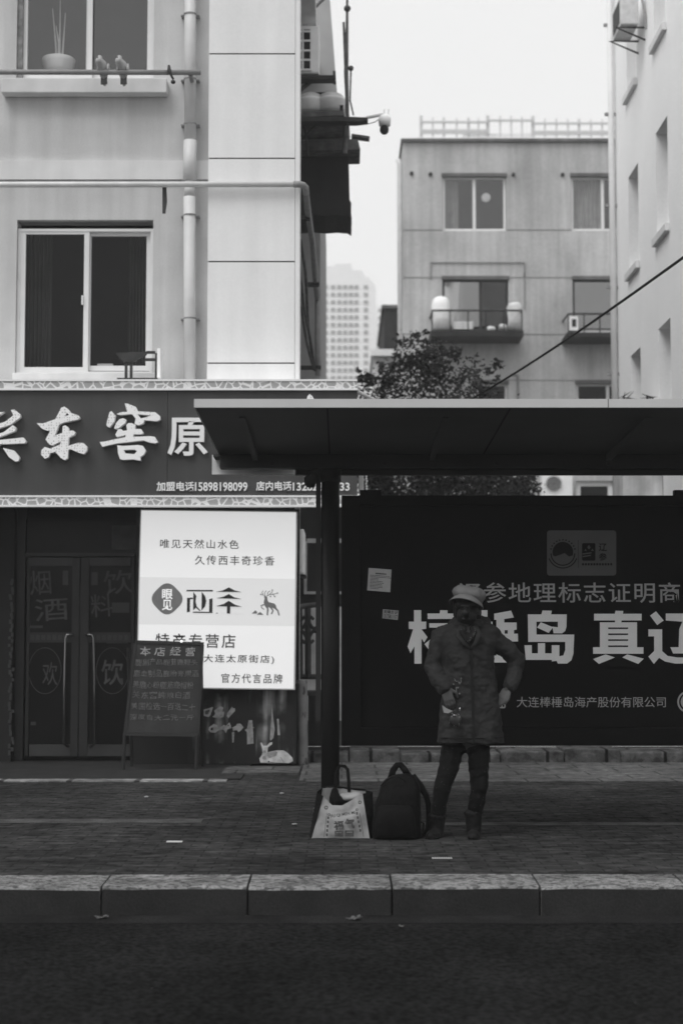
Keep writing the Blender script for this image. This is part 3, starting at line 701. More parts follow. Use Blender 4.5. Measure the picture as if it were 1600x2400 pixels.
def door(xa, xb, hx):
    q = MB(); st_ = 18
    for rr in ((xa, 1307, xa + 7, 1772), (xb - 7, 1307, xb, 1772)): 
        c = RC(*rr, YD2); q.box(c[0], c[1], YD2, YD2 + .05, c[2], c[3])
    d = put('door', q, 'doorframe', sf)
    wide = RC(168, 1307, 185, 1772, YD2) if hx < 187 else RC(188, 1307, 208, 1772, YD2)
    put('stile', MB().box(wide[0], wide[1], YD2 - .012, YD2 + .047, wide[2], wide[3]), 'doorframe', d)
    for rr, m_ in (((xa + 7, 1307, xb - 7, 1326), 'doorrail'), ((xa + 7, 1482, xb - 7, 1506), 'doorframe'), ((xa + 7, 1745, xb - 7, 1772), 'doorrail')):
        c = RC(*rr, YD2); put('door_rail', MB().box(c[0], c[1], YD2 - .004, YD2 + .04, c[2], c[3]), m_, d)
    c = RC(xa + 6, 1320, xb - 6, 1750, YD2); put('pane', MB().box(c[0], c[1], YD2 + .02, YD2 + .03, c[2], c[3]), 'doorglass', d)
    s_ = 1 if hx < 187 else -1
    q = MB(); q.tube([P(hx + 17 * s_, 1487, YD2 - .0), P(hx + 16 * s_, 1487, YD2 - .08), P(hx + 3 * s_, 1488, YD2 - .09), P(hx, 1496, YD2 - .09), P(hx - 3 * s_, 1620, YD2 - .09), P(hx - 5 * s_, 1742, YD2 - .09), P(hx + 3 * s_, 1748, YD2 - .08), P(hx + 8 * s_, 1750, YD2)], .013, 10)
    put('handle', q.mesh('h', True), 'steel', d); return d
d1 = door(62, 186, 154); d2 = door(187, 314, 219)
for body, rr, dd in (('烟', (70, 1337, 120, 1394), d1), ('酒', (82, 1402, 160, 1455), d1), ('饮', (243, 1336, 312, 1392), d2), ('料', (213, 1392, 264, 1446), d2)):
    put('lettering', text(body, *rr, YD2 + .0145, .004, 0.004, rot=-4), 'doorwriting', dd)
put('lettering', text('欢', 100, 1552, 135, 1606, YD2 + .0145, .004, 0.0), 'printdark', d1)
put('lettering', text('饮', 238, 1546, 290, 1606, YD2 + .0145, .004, 0.01), 'doorwriting', d2)
for cx, dd in ((106, d1), (264, d2)):
    pts = [P(cx + 38 * math.cos(a_ * math.pi / 16), 1572 + 54 * math.sin(a_ * math.pi / 16), YD2 + .014) for a_ in range(33)]
    q = MB(); q.tube(pts, .004, 5, caps=False); put('ring_print', q, 'printdark', dd)
for rr, dd in (((147, 1337, 160, 1371), d1), ((214, 1341, 229, 1371), d2), ((262, 1412, 303, 1436), d2), ((68, 1466, 100, 1472), d1), ((250, 1505, 300, 1508), d2), ((72, 1692, 84, 1700), d1), ((280, 1590, 288, 1600), d2)):  # first pair of upright rectangles imitates reflections in the door glass
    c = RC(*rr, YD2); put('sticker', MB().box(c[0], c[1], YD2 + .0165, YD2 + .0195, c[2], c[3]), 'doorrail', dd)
for k in range(7):
    for xo, dd in ((72, d1), (214, d2)):
        c = RC(xo + k * 13, 1488, xo + k * 13 + 9, 1500, YD2); put('rail_print', MB().box(c[0], c[1], YD2 - .007, YD2 - .0042, c[2], c[3]), 'doorrail', dd)
tn = MB()
for i in range(46):
    y = 1360 + i * 9 + random.uniform(-3, 3); c = P(28 + random.uniform(-6, 4), y, YW - .05); tn.box(c.x - .012, c.x + .012, YW - .06, YW - .045, c.z - random.uniform(.01, .03), c.z + .02)
tag(put('tinsel_strip', tn, 'doorrail', base=P(28, 1560, YW - .05)), 'thin strip of tinsel hanging down the left edge of the shop entrance', 'tinsel')
q = MB(); 
c = RC(325, 1600, 700, 1790, YD2); put('stall_riser', MB().box(c[0], c[1], 17.15, YD2 + .1, 0.015, c[3]), 'shopdark', sf)
# forest poster below the lit sign
YPO = 17.13
fp = thing('forest_poster', 'dark printed poster of a forest with a pale deer lying at its lower right', 'poster', P(580, 1790, YPO))
c = RC(440, 1612, 694, 1790, YPO); put('print', MB().box(c[0], c[1], YPO, YPO + .015, max(c[2], .016), c[3]), 'forest', fp)
Zp = (460, 1630, 6.031)
def flatp(parent, name, polys, Z, Y, m, th=.003): return put(name, join([flat2d([zpoly(g_, *Z, Y) for g_ in grp], Y - .0008 * i, th) for i, grp in enumerate(polys)]), m, parent)
flatp(fp, 'printed_deer', [[[(930, 740), (905, 670), (925, 665), (945, 710), (1000, 710), (1040, 665), (1075, 660), (1070, 690), (1015, 730), (1005, 790), (998, 830), (1010, 850), (1005, 890), (1060, 890), (1000, 945), (1140, 958), (905, 948), (892, 890), (925, 845), (938, 800)]],
    [[(1010, 800), (1130, 778), (1230, 775), (1300, 820), (1360, 885), (1365, 930), (1310, 955), (1140, 950), (1040, 940), (1010, 890)]]], Zp, YPO - .004, 'printwhite')
flatp(fp, 'printed_shadow', [[[(1000, 800), (1120, 785), (1150, 800), (1130, 850), (1080, 870), (1030, 885), (1000, 850)]], [[(945, 775), (990, 775), (985, 810), (965, 818), (948, 805)]], [[(940, 860), (985, 850), (990, 905), (960, 915), (935, 895)]], [[(1180, 870), (1200, 870), (1240, 940), (1225, 940)]]], Zp, YPO - .007, 'printlight')
flatp(fp, 'brush_lettering', [[[(105, 200), (180, 180), (240, 160), (205, 270), (180, 305), (100, 285)], [(130, 215), (195, 200), (170, 265), (125, 265)]], [[(255, 215), (340, 150), (385, 170), (370, 230), (400, 225), (385, 305), (320, 325), (230, 305), (270, 260)], [(330, 285), (365, 270), (350, 295)]], [[(440, 250), (505, 158), (520, 180), (545, 180), (552, 215), (500, 270), (455, 320), (435, 290)]],
    [[(180, 450), (250, 400), (300, 420), (310, 460), (350, 445), (390, 415), (420, 430), (470, 378), (500, 460), (440, 480), (420, 530), (380, 480), (320, 490), (270, 530), (200, 520), (175, 485)], [(205, 460), (240, 450), (235, 490), (205, 495)], [(440, 420), (465, 410), (460, 440)]], [[(512, 450), (560, 430), (575, 400), (625, 398), (670, 450), (635, 490), (600, 520), (570, 490), (520, 500)]], [[(685, 490), (740, 450), (750, 410), (800, 400), (790, 440), (825, 455), (760, 475), (730, 540), (710, 510)]]], Zp, YPO - .004, 'printlight')
for st_p in [[[(715, 500), (740, 350), (790, 350), (805, 520), (810, 680), (720, 690)]], [[(1040, 620), (1055, 400), (1070, 120), (1085, 300), (1110, 480), (1090, 600), (1050, 640)]], [[(505, 520), (540, 510), (530, 660), (510, 670)]], [[(1140, 330), (1165, 330), (1185, 560), (1150, 560)]]]:
    flatp(fp, 'printed_stream', [st_p], Zp, YPO - .0025, 'printlight', .002)

# lit sign
YL = 17.02
xa, xb, za, zb_ = RC(327, 1198.5, 691, 1612, YL)
lx = thing('lightbox_sign', 'bright white lit shop sign hanging beside the door with dark lettering and a deer emblem', 'lit sign', Vector(((xa + xb) / 2, YL, (za + zb_) / 2)))
put('casing', MB().box(xa - .012, xb + .012, YL + .004, YL + .2, za - .012, zb_ + .012), 'alu', lx)
put('face', MB().box(xa, xb, YL, YL + .0035, za, zb_), 'litface', lx)
c = RC(327, 1354.5, 691, 1465, YL); put('grey_band', MB().box(xa + .001, xb - .001, YL - .002, YL - .0003, c[2], c[3]), 'litband', lx)
YI = YL - .006
for body, rr, fat, m_ in (('唯见天然山水色', (374, 1265, 558, 1286), 0.004, 'ink'), ('久传西丰奇珍香', (456, 1302, 642, 1324), .004, 'ink'), ('特产专营店', (366, 1486, 553, 1519), 0.008, 'ink'), ('(大连太原街店)', (469, 1534, 644, 1555), 0.008, 'ink'), ('官方代言品牌', (521, 1578, 664, 1600), .006, 'ink')):
    put('lettering', text(body, *rr, YI, .003, fat, space=1.25 if fat < .01 else 1.15), m_, lx)
Zl = (340, 1360, 4.6118)
badge = [(392 + (34 + 2.0 * math.cos(4 * a_)) * math.cos(a_), 1405 + (34.5 + 2.0 * math.cos(4 * a_)) * math.sin(a_)) for a_ in [k * math.pi / 40 for k in range(80)]]
bo = put('badge', flat2d([[(q.x, q.z) for q in (P(x, y, YI) for x, y in badge)]], YI, .003), 'inkgrey', lx)
put('badge_lettering', join([text('眼', 380, 1382, 405, 1406, YI - .003, .002, .02), text('见', 380, 1407, 404, 1432, YI - .003, .002, .02)]), 'litface', lx)
flatp(lx, 'logo', [[[(448, 108), (732, 105), (732, 122), (448, 124)]], [[(455, 195), (519, 190), (519, 205), (487, 210), (487, 345), (455, 350)]], [[(522, 130), (555, 172), (547, 230), (560, 285), (605, 332), (590, 332), (552, 300), (522, 328)]], [[(612, 125), (650, 175), (663, 225), (650, 285), (612, 330)]], [[(695, 205), (730, 195), (730, 355), (520, 355), (520, 342), (695, 342)]],
    [[(905, 75), (970, 108), (1045, 125), (765, 125), (840, 108)]], [[(905, 147), (960, 180), (1045, 200), (770, 195), (850, 175)]], [[(905, 220), (970, 260), (1050, 283), (922, 283), (922, 358), (887, 358), (887, 283), (765, 280), (850, 255)]], [[(765, 358), (780, 350), (795, 360)]]], Zl, YI, 'ink')
put('faint_lettering', join([text('in', 518, 1433, 527, 1438, YI, .002), text('here', 544, 1433, 572, 1439, YI, .002)]), 'inkpale', lx)
flatp(lx, 'deer_emblem', [[[(1285, 172), (1300, 165), (1320, 175), (1322, 205), (1335, 228), (1400, 245), (1415, 265), (1420, 290), (1445, 320), (1457, 372), (1443, 372), (1430, 325), (1400, 300), (1372, 288), (1392, 320), (1376, 357), (1360, 360), (1376, 320), (1352, 292), (1332, 282), (1337, 312), (1330, 372), (1316, 372), (1318, 302), (1290, 262), (1282, 232), (1292, 188)]],
    [[(1290, 262), (1260, 272), (1272, 296), (1292, 305), (1284, 312), (1262, 300), (1248, 266), (1285, 250)]], [[(1155, 355), (1195, 318), (1218, 345), (1205, 355)]], [[(1208, 367), (1245, 335), (1283, 368)]]], Zl, YI, 'inkgrey')
q = MB()
for pts in ([(1300, 168), (1270, 150), (1250, 145)], [(1280, 155), (1262, 125), (1275, 105)], [(1300, 166), (1290, 130), (1310, 105)], [(1310, 168), (1340, 150), (1372, 120), (1375, 95)], [(1340, 150), (1400, 140), (1430, 130)], [(1375, 135), (1400, 165)], [(1320, 160), (1330, 120), (1350, 108)]):
    q.tube([P(340 + x / 4.6118, 1360 + y / 4.6118, YI) for x, y in pts], .0035, 5)
for x, y in ((1375, 97), (1430, 130), (1400, 168), (1355, 168), (1250, 146)): q.ball(P(340 + x / 4.6118, 1360 + y / 4.6118, YI), .008, 1)
put('antlers', q, 'inkgrey', lx)
lx.rotation_euler = (0, R(0.7), 0)

# chalkboard easel
YB = 16.45
cbd = thing('chalkboard', 'dark chalkboard easel with handwritten price list in front of the lit sign', 'chalkboard', P(385, 1795, YB))
def tilt(y): return YB + (1725 - y) / 225 * 0.16      # leans back toward its top
def quadb(name, pts, th, m, par, off=0.0):
    a_ = [P(x, y, tilt(y) - off) for x, y in pts]; n = Vector((0, 1, .1)).normalized() * th
    q = MB(); q.rings([a_, [p + n for p in a_]]); return put(name, q, m, par)
quadb('board', [(319, 1504), (474, 1510), (463, 1724), (293, 1720)], .02, 'board', cbd)
fr = [((316, 1501), (478, 1506), (477, 1512), (316, 1508)), ((314, 1508), (321, 1508), (296, 1722), (289, 1722)), ((471, 1512), (478, 1512), (467, 1726), (460, 1726)), ((296, 1716), (460, 1720), (460, 1727), (296, 1724))]
for f_ in fr: quadb('frame', list(f_), .03, 'boardframe', cbd, .008)
for (x0, x1) in ((293, 288), (463, 462)):
    a_, b_ = P(x0, 1722, YB), G(x1, 1798, 0.014); q = MB(); q.tube([a_, Vector((a_.x - .01, YB - .03, 0.014))], .018, 8); put('leg', q, 'boardframe', cbd)
    q = MB(); q.tube([P(x0 + 8, 1520, tilt(1520) + .03), Vector((a_.x + .02, YB + .42, 0.014))], .018, 8); put('rear_leg', q, 'boardframe', cbd)
rows = [('本店经营', 328, 1516, 458, 1537, 'chalkbold', 1.6), ('鹿副产品鹿茸鹿鞭头', 318, 1544, 463, 1559, 'chalk', 1.0), ('鹿血制品鹿胎膏果酒', 313, 1570, 466, 1587, 'chalk', 1.0), ('美鹿心粉鹿筋鹿帽粉', 312, 1597, 454, 1613, 'chalk', 1.0), ('关东窖纯粮白酒', 311, 1621, 447, 1637, 'chalk', 1.05), ('美国检选一百送二十', 309, 1648, 459, 1664, 'chalk', 1.05), ('深度自大二元一斤', 305, 1674, 454, 1688, 'chalk', 1.1)]
for body, x0, y0, x1, y1, m_, sp in rows:
    me = text(body, x0, y0, x1, y1, tilt((y0 + y1) / 2) - .008, .002, 0.004 if m_ == 'chalk' else .008, sp, rot=.6)
    for v in me.vertices: v.co.x += .010 * noise.noise(v.co * 13); v.co.z += .014 * noise.noise(v.co * 10 + Vector((3, 0, 0))) + .05 * (noise.noise(Vector((v.co.x * 5, 0, y0))) * .25)
    put('chalk_lettering', me, m_, cbd)
put('lamp', MB().ball(P(425.5, 1503, tilt(1503) - .02), .013, 2).mesh('b', True), 'lamp', cbd)

# ------------------------------------------------------------------ passage between shop and billboard
pl = thing('stone_post', 'weathered pale stone gate post with dark stains right of the shop front', 'post', P(708, 1798, 17.3))
c = RC(690, 1592, 720, 1800, 17.3); rg = []
for k, (y, wd) in enumerate(((1803, .066), (1780, .064), (1720, .060), (1650, .063), (1605, .066), (1594, .06))):
    q_ = P(708 - (1700 - y) * .015, y, 17.3); rg.append([q_ + Vector((wd * math.cos(a_), wd * math.sin(a_), 0)) for a_ in [j_ * math.pi / 5 + .3 for j_ in range(10)]])
put('shaft', wrinkle(MB().rings(rg).mesh('s', True), .006, 9), 'pillarstone', pl)
gt = thing('iron_gate', 'black wrought-iron gate with scrolls between the shop and the billboard', 'gate', P(722, 1600, 18.6))
Yt = 18.6
q = MB(); q.tube([P(721, 1425, Yt), P(722, 1590, Yt)], .036, 8); put('bar', q, 'iron', gt)
q = MB(); q.tube([P(702, 1425, Yt), P(704, 1590, Yt)], .03, 8); put('bar', q, 'iron', gt)
q = MB(); q.tube([P(690, 1424, Yt), P(780, 1412, Yt)], .03, 8); put('top_rail', q, 'rust', gt)
q = MB(); q.tube([P(690, 1586, Yt), P(780, 1586, Yt)], .03, 8); put('bottom_rail', q, 'iron', gt)
def scroll(cx, cy, sx, sy):
    pts = []
    for k in range(16):
        a_ = k * .33; r = 3 + 10 * (1 - k / 15); pts.append(P(cx + sx * (12 - r * math.cos(a_)), cy + sy * (r * math.sin(a_) + k * .9), Yt - .03))
    return pts
for sx in (-1, 1):
    for (cy, sy) in ((1470, -1), (1482, 1)):
        q = MB(); q.tube([P(721 + sx * 17, 1476, Yt - .02), P(721 + sx * 9, 1476 + sy * 7, Yt - .02), P(721 + sx * 3, 1476 + sy * 18, Yt - .02), P(721 + sx * 4, 1476 + sy * 26, Yt - .02), P(721 + sx * 9, 1476 + sy * 30, Yt - .02), P(721 + sx * 13, 1476 + sy * 26, Yt - .02), P(721 + sx * 10, 1476 + sy * 23, Yt - .02)], [.018, .02, .02, .018, .02, .018, .014], 6); put('scroll', q, 'iron', gt)
    q = MB(); q.ball(P(721 + sx * 19, 1476, Yt - .02), (.04, .02, .04)); put('rosette', q.mesh('r', True), 'iron', gt)
sd = thing('lean_to', 'dark lean-to with a pale-framed window behind the iron gate', 'shed', P(740, 1600, 24))
c = RC(600, 1160, 870, 1420, 24); put('wall', MB().box(c[0], c[1], 24.1, 26, c[2] , c[3]), 'shed', sd)
c = RC(600, 1422, 870, 1700, 24); put('plinth', MB().box(c[0], c[1], 24.0, 26, 0.13, c[3]), 'gatewall', sd)
q = MB()
for rr in ((712, 1268, 719, 1392), (719, 1386, 800, 1392), (719, 1262, 800, 1272)): c = RC(*rr, 24); q.box(c[0], c[1], 24.02, 24.098, c[2], c[3])
wo2 = put('window', q, 'gatewall', sd)
c = RC(719, 1272, 800, 1386, 24); put('pane', MB().box(c[0], c[1], 24.05, 24.09, c[2], c[3]), 'black', wo2)
c = RC(703, 1241, 713, 1346, 20); ac2 = ac_unit('narrow pale air conditioner seen edge-on right of the lit sign', (c[0], c[1], c[2], c[3]), 19.9, .75)
q = MB()
for k in range(22):
    y = 1262 + k * 3.2; cc = P(700.5, y, 20); q.box(cc.x - .012, cc.x + .012, 19.95, 20.5, cc.z - .006, cc.z + .006)
put('fin', q, 'dirtywhite', ac2)
c = RC(703, 1346, 716, 1352, 20); put('bracket', MB().box(c[0], c[1], 20, 20.6, c[2], c[3] - .003), 'iron', ac2)
ps = thing('low_brick_pier', 'low dark brick pier with a pale cap behind the shelter pole', 'pier', P(735, 1770, 18.3))
c = RC(722, 1620, 768, 1762, 18.3); put('shaft', MB().box(c[0], c[1], 18.3, 18.7, 0.13, c[3] - .05), 'shed', ps); put('cap', MB().box(c[0] - .03, c[1] + .03, 18.27, 18.73, c[3] - .049, c[3]), 'court', ps)

# ------------------------------------------------------------------ bus shelter
YBk = 12.55; YFr = YBk * 0.831
bs = thing('bus_shelter', 'dark bus shelter with a wide sloping roof on a round black pole', 'bus shelter', P(770, 1890, YBk))
xl = P(457, 945, YFr).x; XR = 9.0
zf0, zf1 = P(800, 956, YFr).z, P(800, 936, YFr).z
zr1 = P(800, 1066, YBk).z; zr0 = P(800, 1099, YBk).z
xl2 = xl
# sloping roof slab
q = MB(); q.prismx([(YFr + .012, zf0 + .006), (YBk, zr1), (YBk, zr1 + .05), (YFr + .012, zf1 - .004)], xl2 + .004, XR); put('roof', q, 'soffit', bs)
q = MB(); q.box(xl - .004, XR, YFr - .02, YFr + .011, zf0, zf1); ro = put('roof_edge', q, 'alu', bs)
q = MB(); q.prismx([(YFr + .013, zf0), (YBk, zr1 - .006), (YBk, zr1 + .055), (YFr + .013, zf1)], xl - .004, xl + .0035); put('roof_side', q, 'alu', bs)
jx = P(1423, 945, YFr).x; put('edge_joint', MB().box(jx - .0025, jx + .0025, YFr - .0212, YFr - .0195, zf0, zf1), 'groove', bs)
q = MB(); q.box(P(517, 1085, YBk).x, XR, YBk - .08, YBk + .06, zr0, zr1 - .004); put('rear_beam', q, 'beam', bs)
put('lower_beam', MB().box(P(692, 1105, YBk).x, XR, YBk + .061, YBk + .12, P(800, 1111, YBk).z, zr0 + .04), 'beam', bs)
for x in (600, 1010, 1420): 
    q = MB(); cx = P(x, 1090, YBk).x; q.prismx([(YFr + .35, zf0 - .018), (YBk - .1, zr1 - .055), (YBk - .1, zr1 - .005), (YFr + .35, zf0 - .012)], cx - .02, cx + .02); put('rib', q, 'soffit', bs)
c = RC(497, 1066, 690, 1112, YBk + .3); put('rear_trim', MB().box(c[0], c[1], YBk + .3, YBk + .33, c[2], c[3]), 'dirtywhite', bs)
c = RC(497, 1066, 690, 1080, YBk + .2); put('trim_bracket', MB().box(c[0] + .02, c[1], YBk + .06, YBk + .298, c[3] - .03, c[3] - .01), 'beam', bs)
cp = P(774, 1500, YBk); put('pole', MB().tube([(cp.x, YBk, 0.0), (cp.x, YBk, zr0 - .002)], 0.069, 28).mesh('p', True), 'pole', bs)
q = MB(); q.tube([(cp.x, YBk, 0.0), (cp.x, YBk, 0.03)], .13, 24); put('base_plate', q, 'pole', bs)
c = RC(740, 1107, 752, 1690, YBk); put('cable_duct', MB().box(c[0], c[1] - .002, YBk - .03, YBk + .03, c[2], zr0 - .002), 'beam', bs)
q = MB(); q.tube([P(744, 1112, YBk - .05), P(733, 1116, YBk - .05), P(727, 1126, YBk - .05), P(724, 1140, YBk - .05)], [.02, .04, .05, .035], 10); q.ball(P(727, 1130, YBk - .05), .045)
put('lamp_head', q.mesh('h', True), 'beam', bs)
cp2 = 3.9; put('pole', MB().tube([(cp2, YBk, 0), (cp2, YBk, zr0 - .002)], .069, 24).mesh('p', True), 'pole', bs)
for x in (640, 900, 1160, 1420):
    cx = P(x, 1090, YBk).x; put('bolt', MB().tube([(cx, YBk - .081, zr0 + .03), (cx, YBk - .092, zr0 + .03)], .014, 8), 'pole', bs)
put('collar', MB().tube([(cp.x, YBk, zr0 - .10), (cp.x, YBk, zr0 - .003)], .082, 28).mesh('c', True), 'pole', bs)
for x in (770, 1160):
    cx = P(x, 1010, 11.5).x; put('soffit_seam', MB().prismx([(YFr + .02, zf0 + .002), (YBk - .09, zr1 - .003), (YBk - .09, zr1 - .0002), (YFr + .02, zf0 + .0045)], cx - .006, cx + .006), 'beam', bs)
# billboard
YBB = YBk + .02
bb = thing('billboard', 'large black billboard with pale Chinese lettering behind the standing person', 'billboard', P(1300, 1890, YBB))
bx0, bz0, bz1 = P(800, 1450, YBB).x, P(800, 1747, YBB).z, P(800, 1162, YBB).z
bx1 = cp2 - .12
q = MB(); t_ = P(844, 1450, YBB).x - bx0
q.box(bx0, bx0 + t_, YBB - .03, YBB + .12, bz0, bz1); q.box(bx1 - .12, bx1, YBB - .03, YBB + .12, bz0, bz1)
zl = P(800, 1706, YBB).z; zu = P(800, 1186, YBB).z
q.box(bx0 + t_, bx1 - .12, YBB - .029, YBB + .119, bz0, zl); q.box(bx0 + t_, bx1 - .12, YBB - .029, YBB + .119, zu, bz1)
put('casing', q, 'panelframe', bb)
for (x0, x1) in ((843, 893), (1580, 1700)): c = RC(x0, 1152, x1, 1163, YBB); put('top_clip', MB().box(c[0], c[1], YBB + .0, YBB + .08, bz1 + .001, c[3] + .012), 'panelframe', bb)
put('poster', MB().box(bx0 + t_ + .001, bx1 - .121, YBB, YBB + .1, zl + .001, zu - .001), 'panel', bb)
for x in (P(778, 1500, YBB + .06).x, bx1 - .06): put('post', MB().box(x - .02, x + .02, YBB + .125, YBB + .165, 0, bz1 - .05), 'panelframe', bb)
YT = YBB - .005
Z5 = (1150, 1150, 3.4844); Z6 = (940, 1330, 4.9)
def big(polys, Z): return flatp(bb, 'big_character', polys, Z, YT, 'panelwhite', .004)
rad = [(145, 490), (228, 490), (228, 622), (285, 622), (285, 705), (232, 710), (300, 800), (262, 862), (232, 815), (232, 1105), (150, 1105), (150, 905), (105, 985), (72, 908), (135, 710), (85, 705), (85, 622), (145, 622)]
big([[rad], [[(300, 528), (440, 528), (445, 490), (530, 492), (530, 528), (700, 528), (700, 590), (302, 592)]], [[(320, 640), (660, 640), (660, 690), (520, 692), (500, 760), (420, 860), (310, 940), (265, 880), (350, 810), (430, 692), (320, 690)]], [[(322, 940), (640, 940), (640, 970), (322, 968)]], [[(450, 880), (530, 880), (530, 1100), (450, 1100)]]], Z6)
big([[[(x + 760, y) for x, y in rad]], [[(1065, 530), (1258, 495), (1290, 575), (1180, 592), (1180, 632), (1322, 632), (1322, 715), (1292, 718), (1292, 760), (1336, 760), (1338, 850), (1170, 852), (1170, 1010), (1192, 1012), (1232, 1092), (1050, 1092), (1066, 1012), (1090, 1010), (1090, 602), (1065, 600)], [(1185, 720), (1220, 720), (1220, 760), (1185, 760)]]], Z6)
big([[[(300, 1010), (410, 1010), (420, 978), (495, 980), (490, 1010), (617, 1010), (615, 1110), (605, 1145), (580, 1165), (510, 1165), (500, 1110), (545, 1115), (545, 1070), (370, 1070), (370, 1175), (678, 1175), (672, 1330), (655, 1385), (620, 1412), (545, 1412), (535, 1390), (495, 1395), (495, 1382), (283, 1382), (272, 1262), (332, 1262), (332, 1328), (382, 1328), (382, 1245), (440, 1245), (440, 1328), (495, 1328), (495, 1262), (557, 1262), (557, 1352), (590, 1345), (605, 1300), (605, 1235), (303, 1235)]], [[(405, 1074), (505, 1115), (470, 1162), (375, 1118)]]], Z5)
big([[[(840, 1005), (1010, 1005), (1015, 980), (1078, 982), (1075, 1005), (1228, 1005), (1228, 1060), (1065, 1060), (1062, 1075), (1190, 1075), (1190, 1278), (1243, 1278), (1243, 1332), (832, 1332), (832, 1278), (888, 1278), (888, 1075), (1010, 1075), (1012, 1060), (840, 1060)]] + [[]] if False else [[(840, 1005), (1010, 1005), (1015, 980), (1078, 982), (1075, 1005), (1228, 1005), (1228, 1060), (1065, 1060), (1062, 1075), (1190, 1075), (1190, 1278), (1243, 1278), (1243, 1332), (832, 1332), (832, 1278), (888, 1278), (888, 1075), (1010, 1075), (1012, 1060), (840, 1060)]] + [[(955, y0), (1118, y0), (1118, y0 + 13), (955, y0 + 13)] for y0 in (1117, 1166, 1214, 1264)],
     [[(935, 1337), (1010, 1362), (880, 1415), (832, 1375)]], [[(1110, 1337), (1245, 1372), (1200, 1415), (1070, 1362)]]], Z5)
big([[[(1345, 985), (1408, 1060), (1355, 1098), (1297, 1020)]], [[(1283, 1132), (1395, 1132), (1395, 1310), (1440, 1350), (1520, 1362), (1680, 1362), (1680, 1412), (1500, 1412), (1420, 1395), (1370, 1365), (1328, 1415), (1283, 1355), (1330, 1310), (1330, 1190), (1283, 1190)]], [[(1425, 1003), (1660, 1003), (1660, 1050), (1600, 1110), (1600, 1310), (1575, 1330), (1485, 1330), (1462, 1278), (1530, 1278), (1535, 1130), (1560, 1070), (1425, 1060)]]], Z5)
put('lettering', text('辽参地理标志证明商标', 1074, 1365, 1652, 1413, YT, .003, 0.006, 1.1), 'panelgrey', bb)
put('small_lettering', text('大连棒棰岛海产股份有限公司', 1210, 1633, 1559, 1658, YT, .003, 0.0), 'panelgrey', bb)
def rrect(x0, y0, x1, y1, r):
    out = []
    for cx, cy, a0 in ((x1 - r, y0 + r, -90), (x1 - r, y1 - r, 0), (x0 + r, y1 - r, 90), (x0 + r, y0 + r, 180)):
        for k in range(7): a_ = R(a0 + 15 * k); out.append((cx + r * math.cos(a_), cy + r * math.sin(a_)))
    return out
def pxs(pts, Y): return [(q.x, q.z) for q in (P(x, y, Y) for x, y in pts)]
bg_ = put('badge', flat2d([pxs(rrect(1281, 1243, 1443, 1349, 7), YT)], YT, .003), 'panelbadge', bb)
Yb2 = YT - .003
circ = lambda cx, cy, r, a0=0, a1=360, n=40: [(cx + r * math.cos(R(a0 + (a1 - a0) * k / n)), cy + r * math.sin(R(a0 + (a1 - a0) * k / n))) for k in range(n + (0 if a1 - a0 == 360 else 1))]
em = [flat2d([pxs(circ(1318, 1294, 24, 160, 380) + [(1332, 1304), (1322, 1296), (1312, 1300), (1300, 1304)], Yb2)], Yb2, .002)]
for r0, r1, a0, a1 in ((26.5, 29, 0, 180), (33, 35.5, 20, 160)): em.append(flat2d([pxs(circ(1318, 1297, r1, a0, a1, 24) + circ(1318, 1297, r0, a0, a1, 24)[::-1], Yb2)], Yb2, .002))
for k in range(11):
    a_ = R(195 + 15 * k); cx, cy = 1318 + 29 * math.cos(a_), 1294 + 29 * math.sin(a_); em.append(flat2d([pxs([(cx - 1.6, cy - 1.6), (cx + 1.6, cy - 1.6), (cx + 1.6, cy + 1.6), (cx - 1.6, cy + 1.6)], Yb2)], Yb2, .002))
em.append(flat2d([pxs([(1353.4, 1265), (1354.2, 1265), (1354.8, 1331), (1354, 1331)], Yb2)], Yb2, .002))
sq = [pxs(rrect(1363, 1273, 1394, 1314, 3), Yb2), pxs([(1379, 1277), (1383, 1283), (1379, 1288), (1375, 1283)], Yb2), pxs([(1364, 1297), (1385, 1294), (1385, 1297), (1364, 1300)], Yb2), pxs([(1364, 1303), (1384, 1300), (1383, 1303), (1364, 1306)], Yb2), pxs([(1368, 1291), (1371, 1286), (1374, 1291)], Yb2), pxs([(1384, 1291), (1387, 1286), (1391, 1291)], Yb2)]
em.append(flat2d(sq, Yb2, .002))
em += [text('辽', 1402, 1273, 1421, 1292, Yb2, .002, .02), text('参', 1402, 1296, 1421, 1314, Yb2, .002, .02)]
for k in range(11): em.append(flat2d([pxs([(1363 + k * 6.6, 1320), (1367.4 + k * 6.6, 1320), (1367.4 + k * 6.6, 1325), (1363 + k * 6.6, 1325)], Yb2)], Yb2, .002))
put('badge_print', join(em), 'panelframe', bb)
put('emblem', join([flat2d([pxs(circ(1612, 1645, 26), YT), pxs(circ(1612, 1645, 22), YT)], YT, .003), flat2d([pxs(circ(1612, 1645, 18), YT), pxs([(1600, 1650), (1612, 1634), (1620, 1652)], YT)], YT, .003)]), 'panelgrey', bb)
put('emblem', flat2d([pxs(rrect(1167, 1648, 1184, 1660, 4), YT), pxs(rrect(1177, 1651, 1181, 1657, 1.5), YT), pxs([(1170, 1651), (1174, 1651), (1174, 1657), (1170, 1657)], YT)], YT, .003), 'panelgrey', bb)
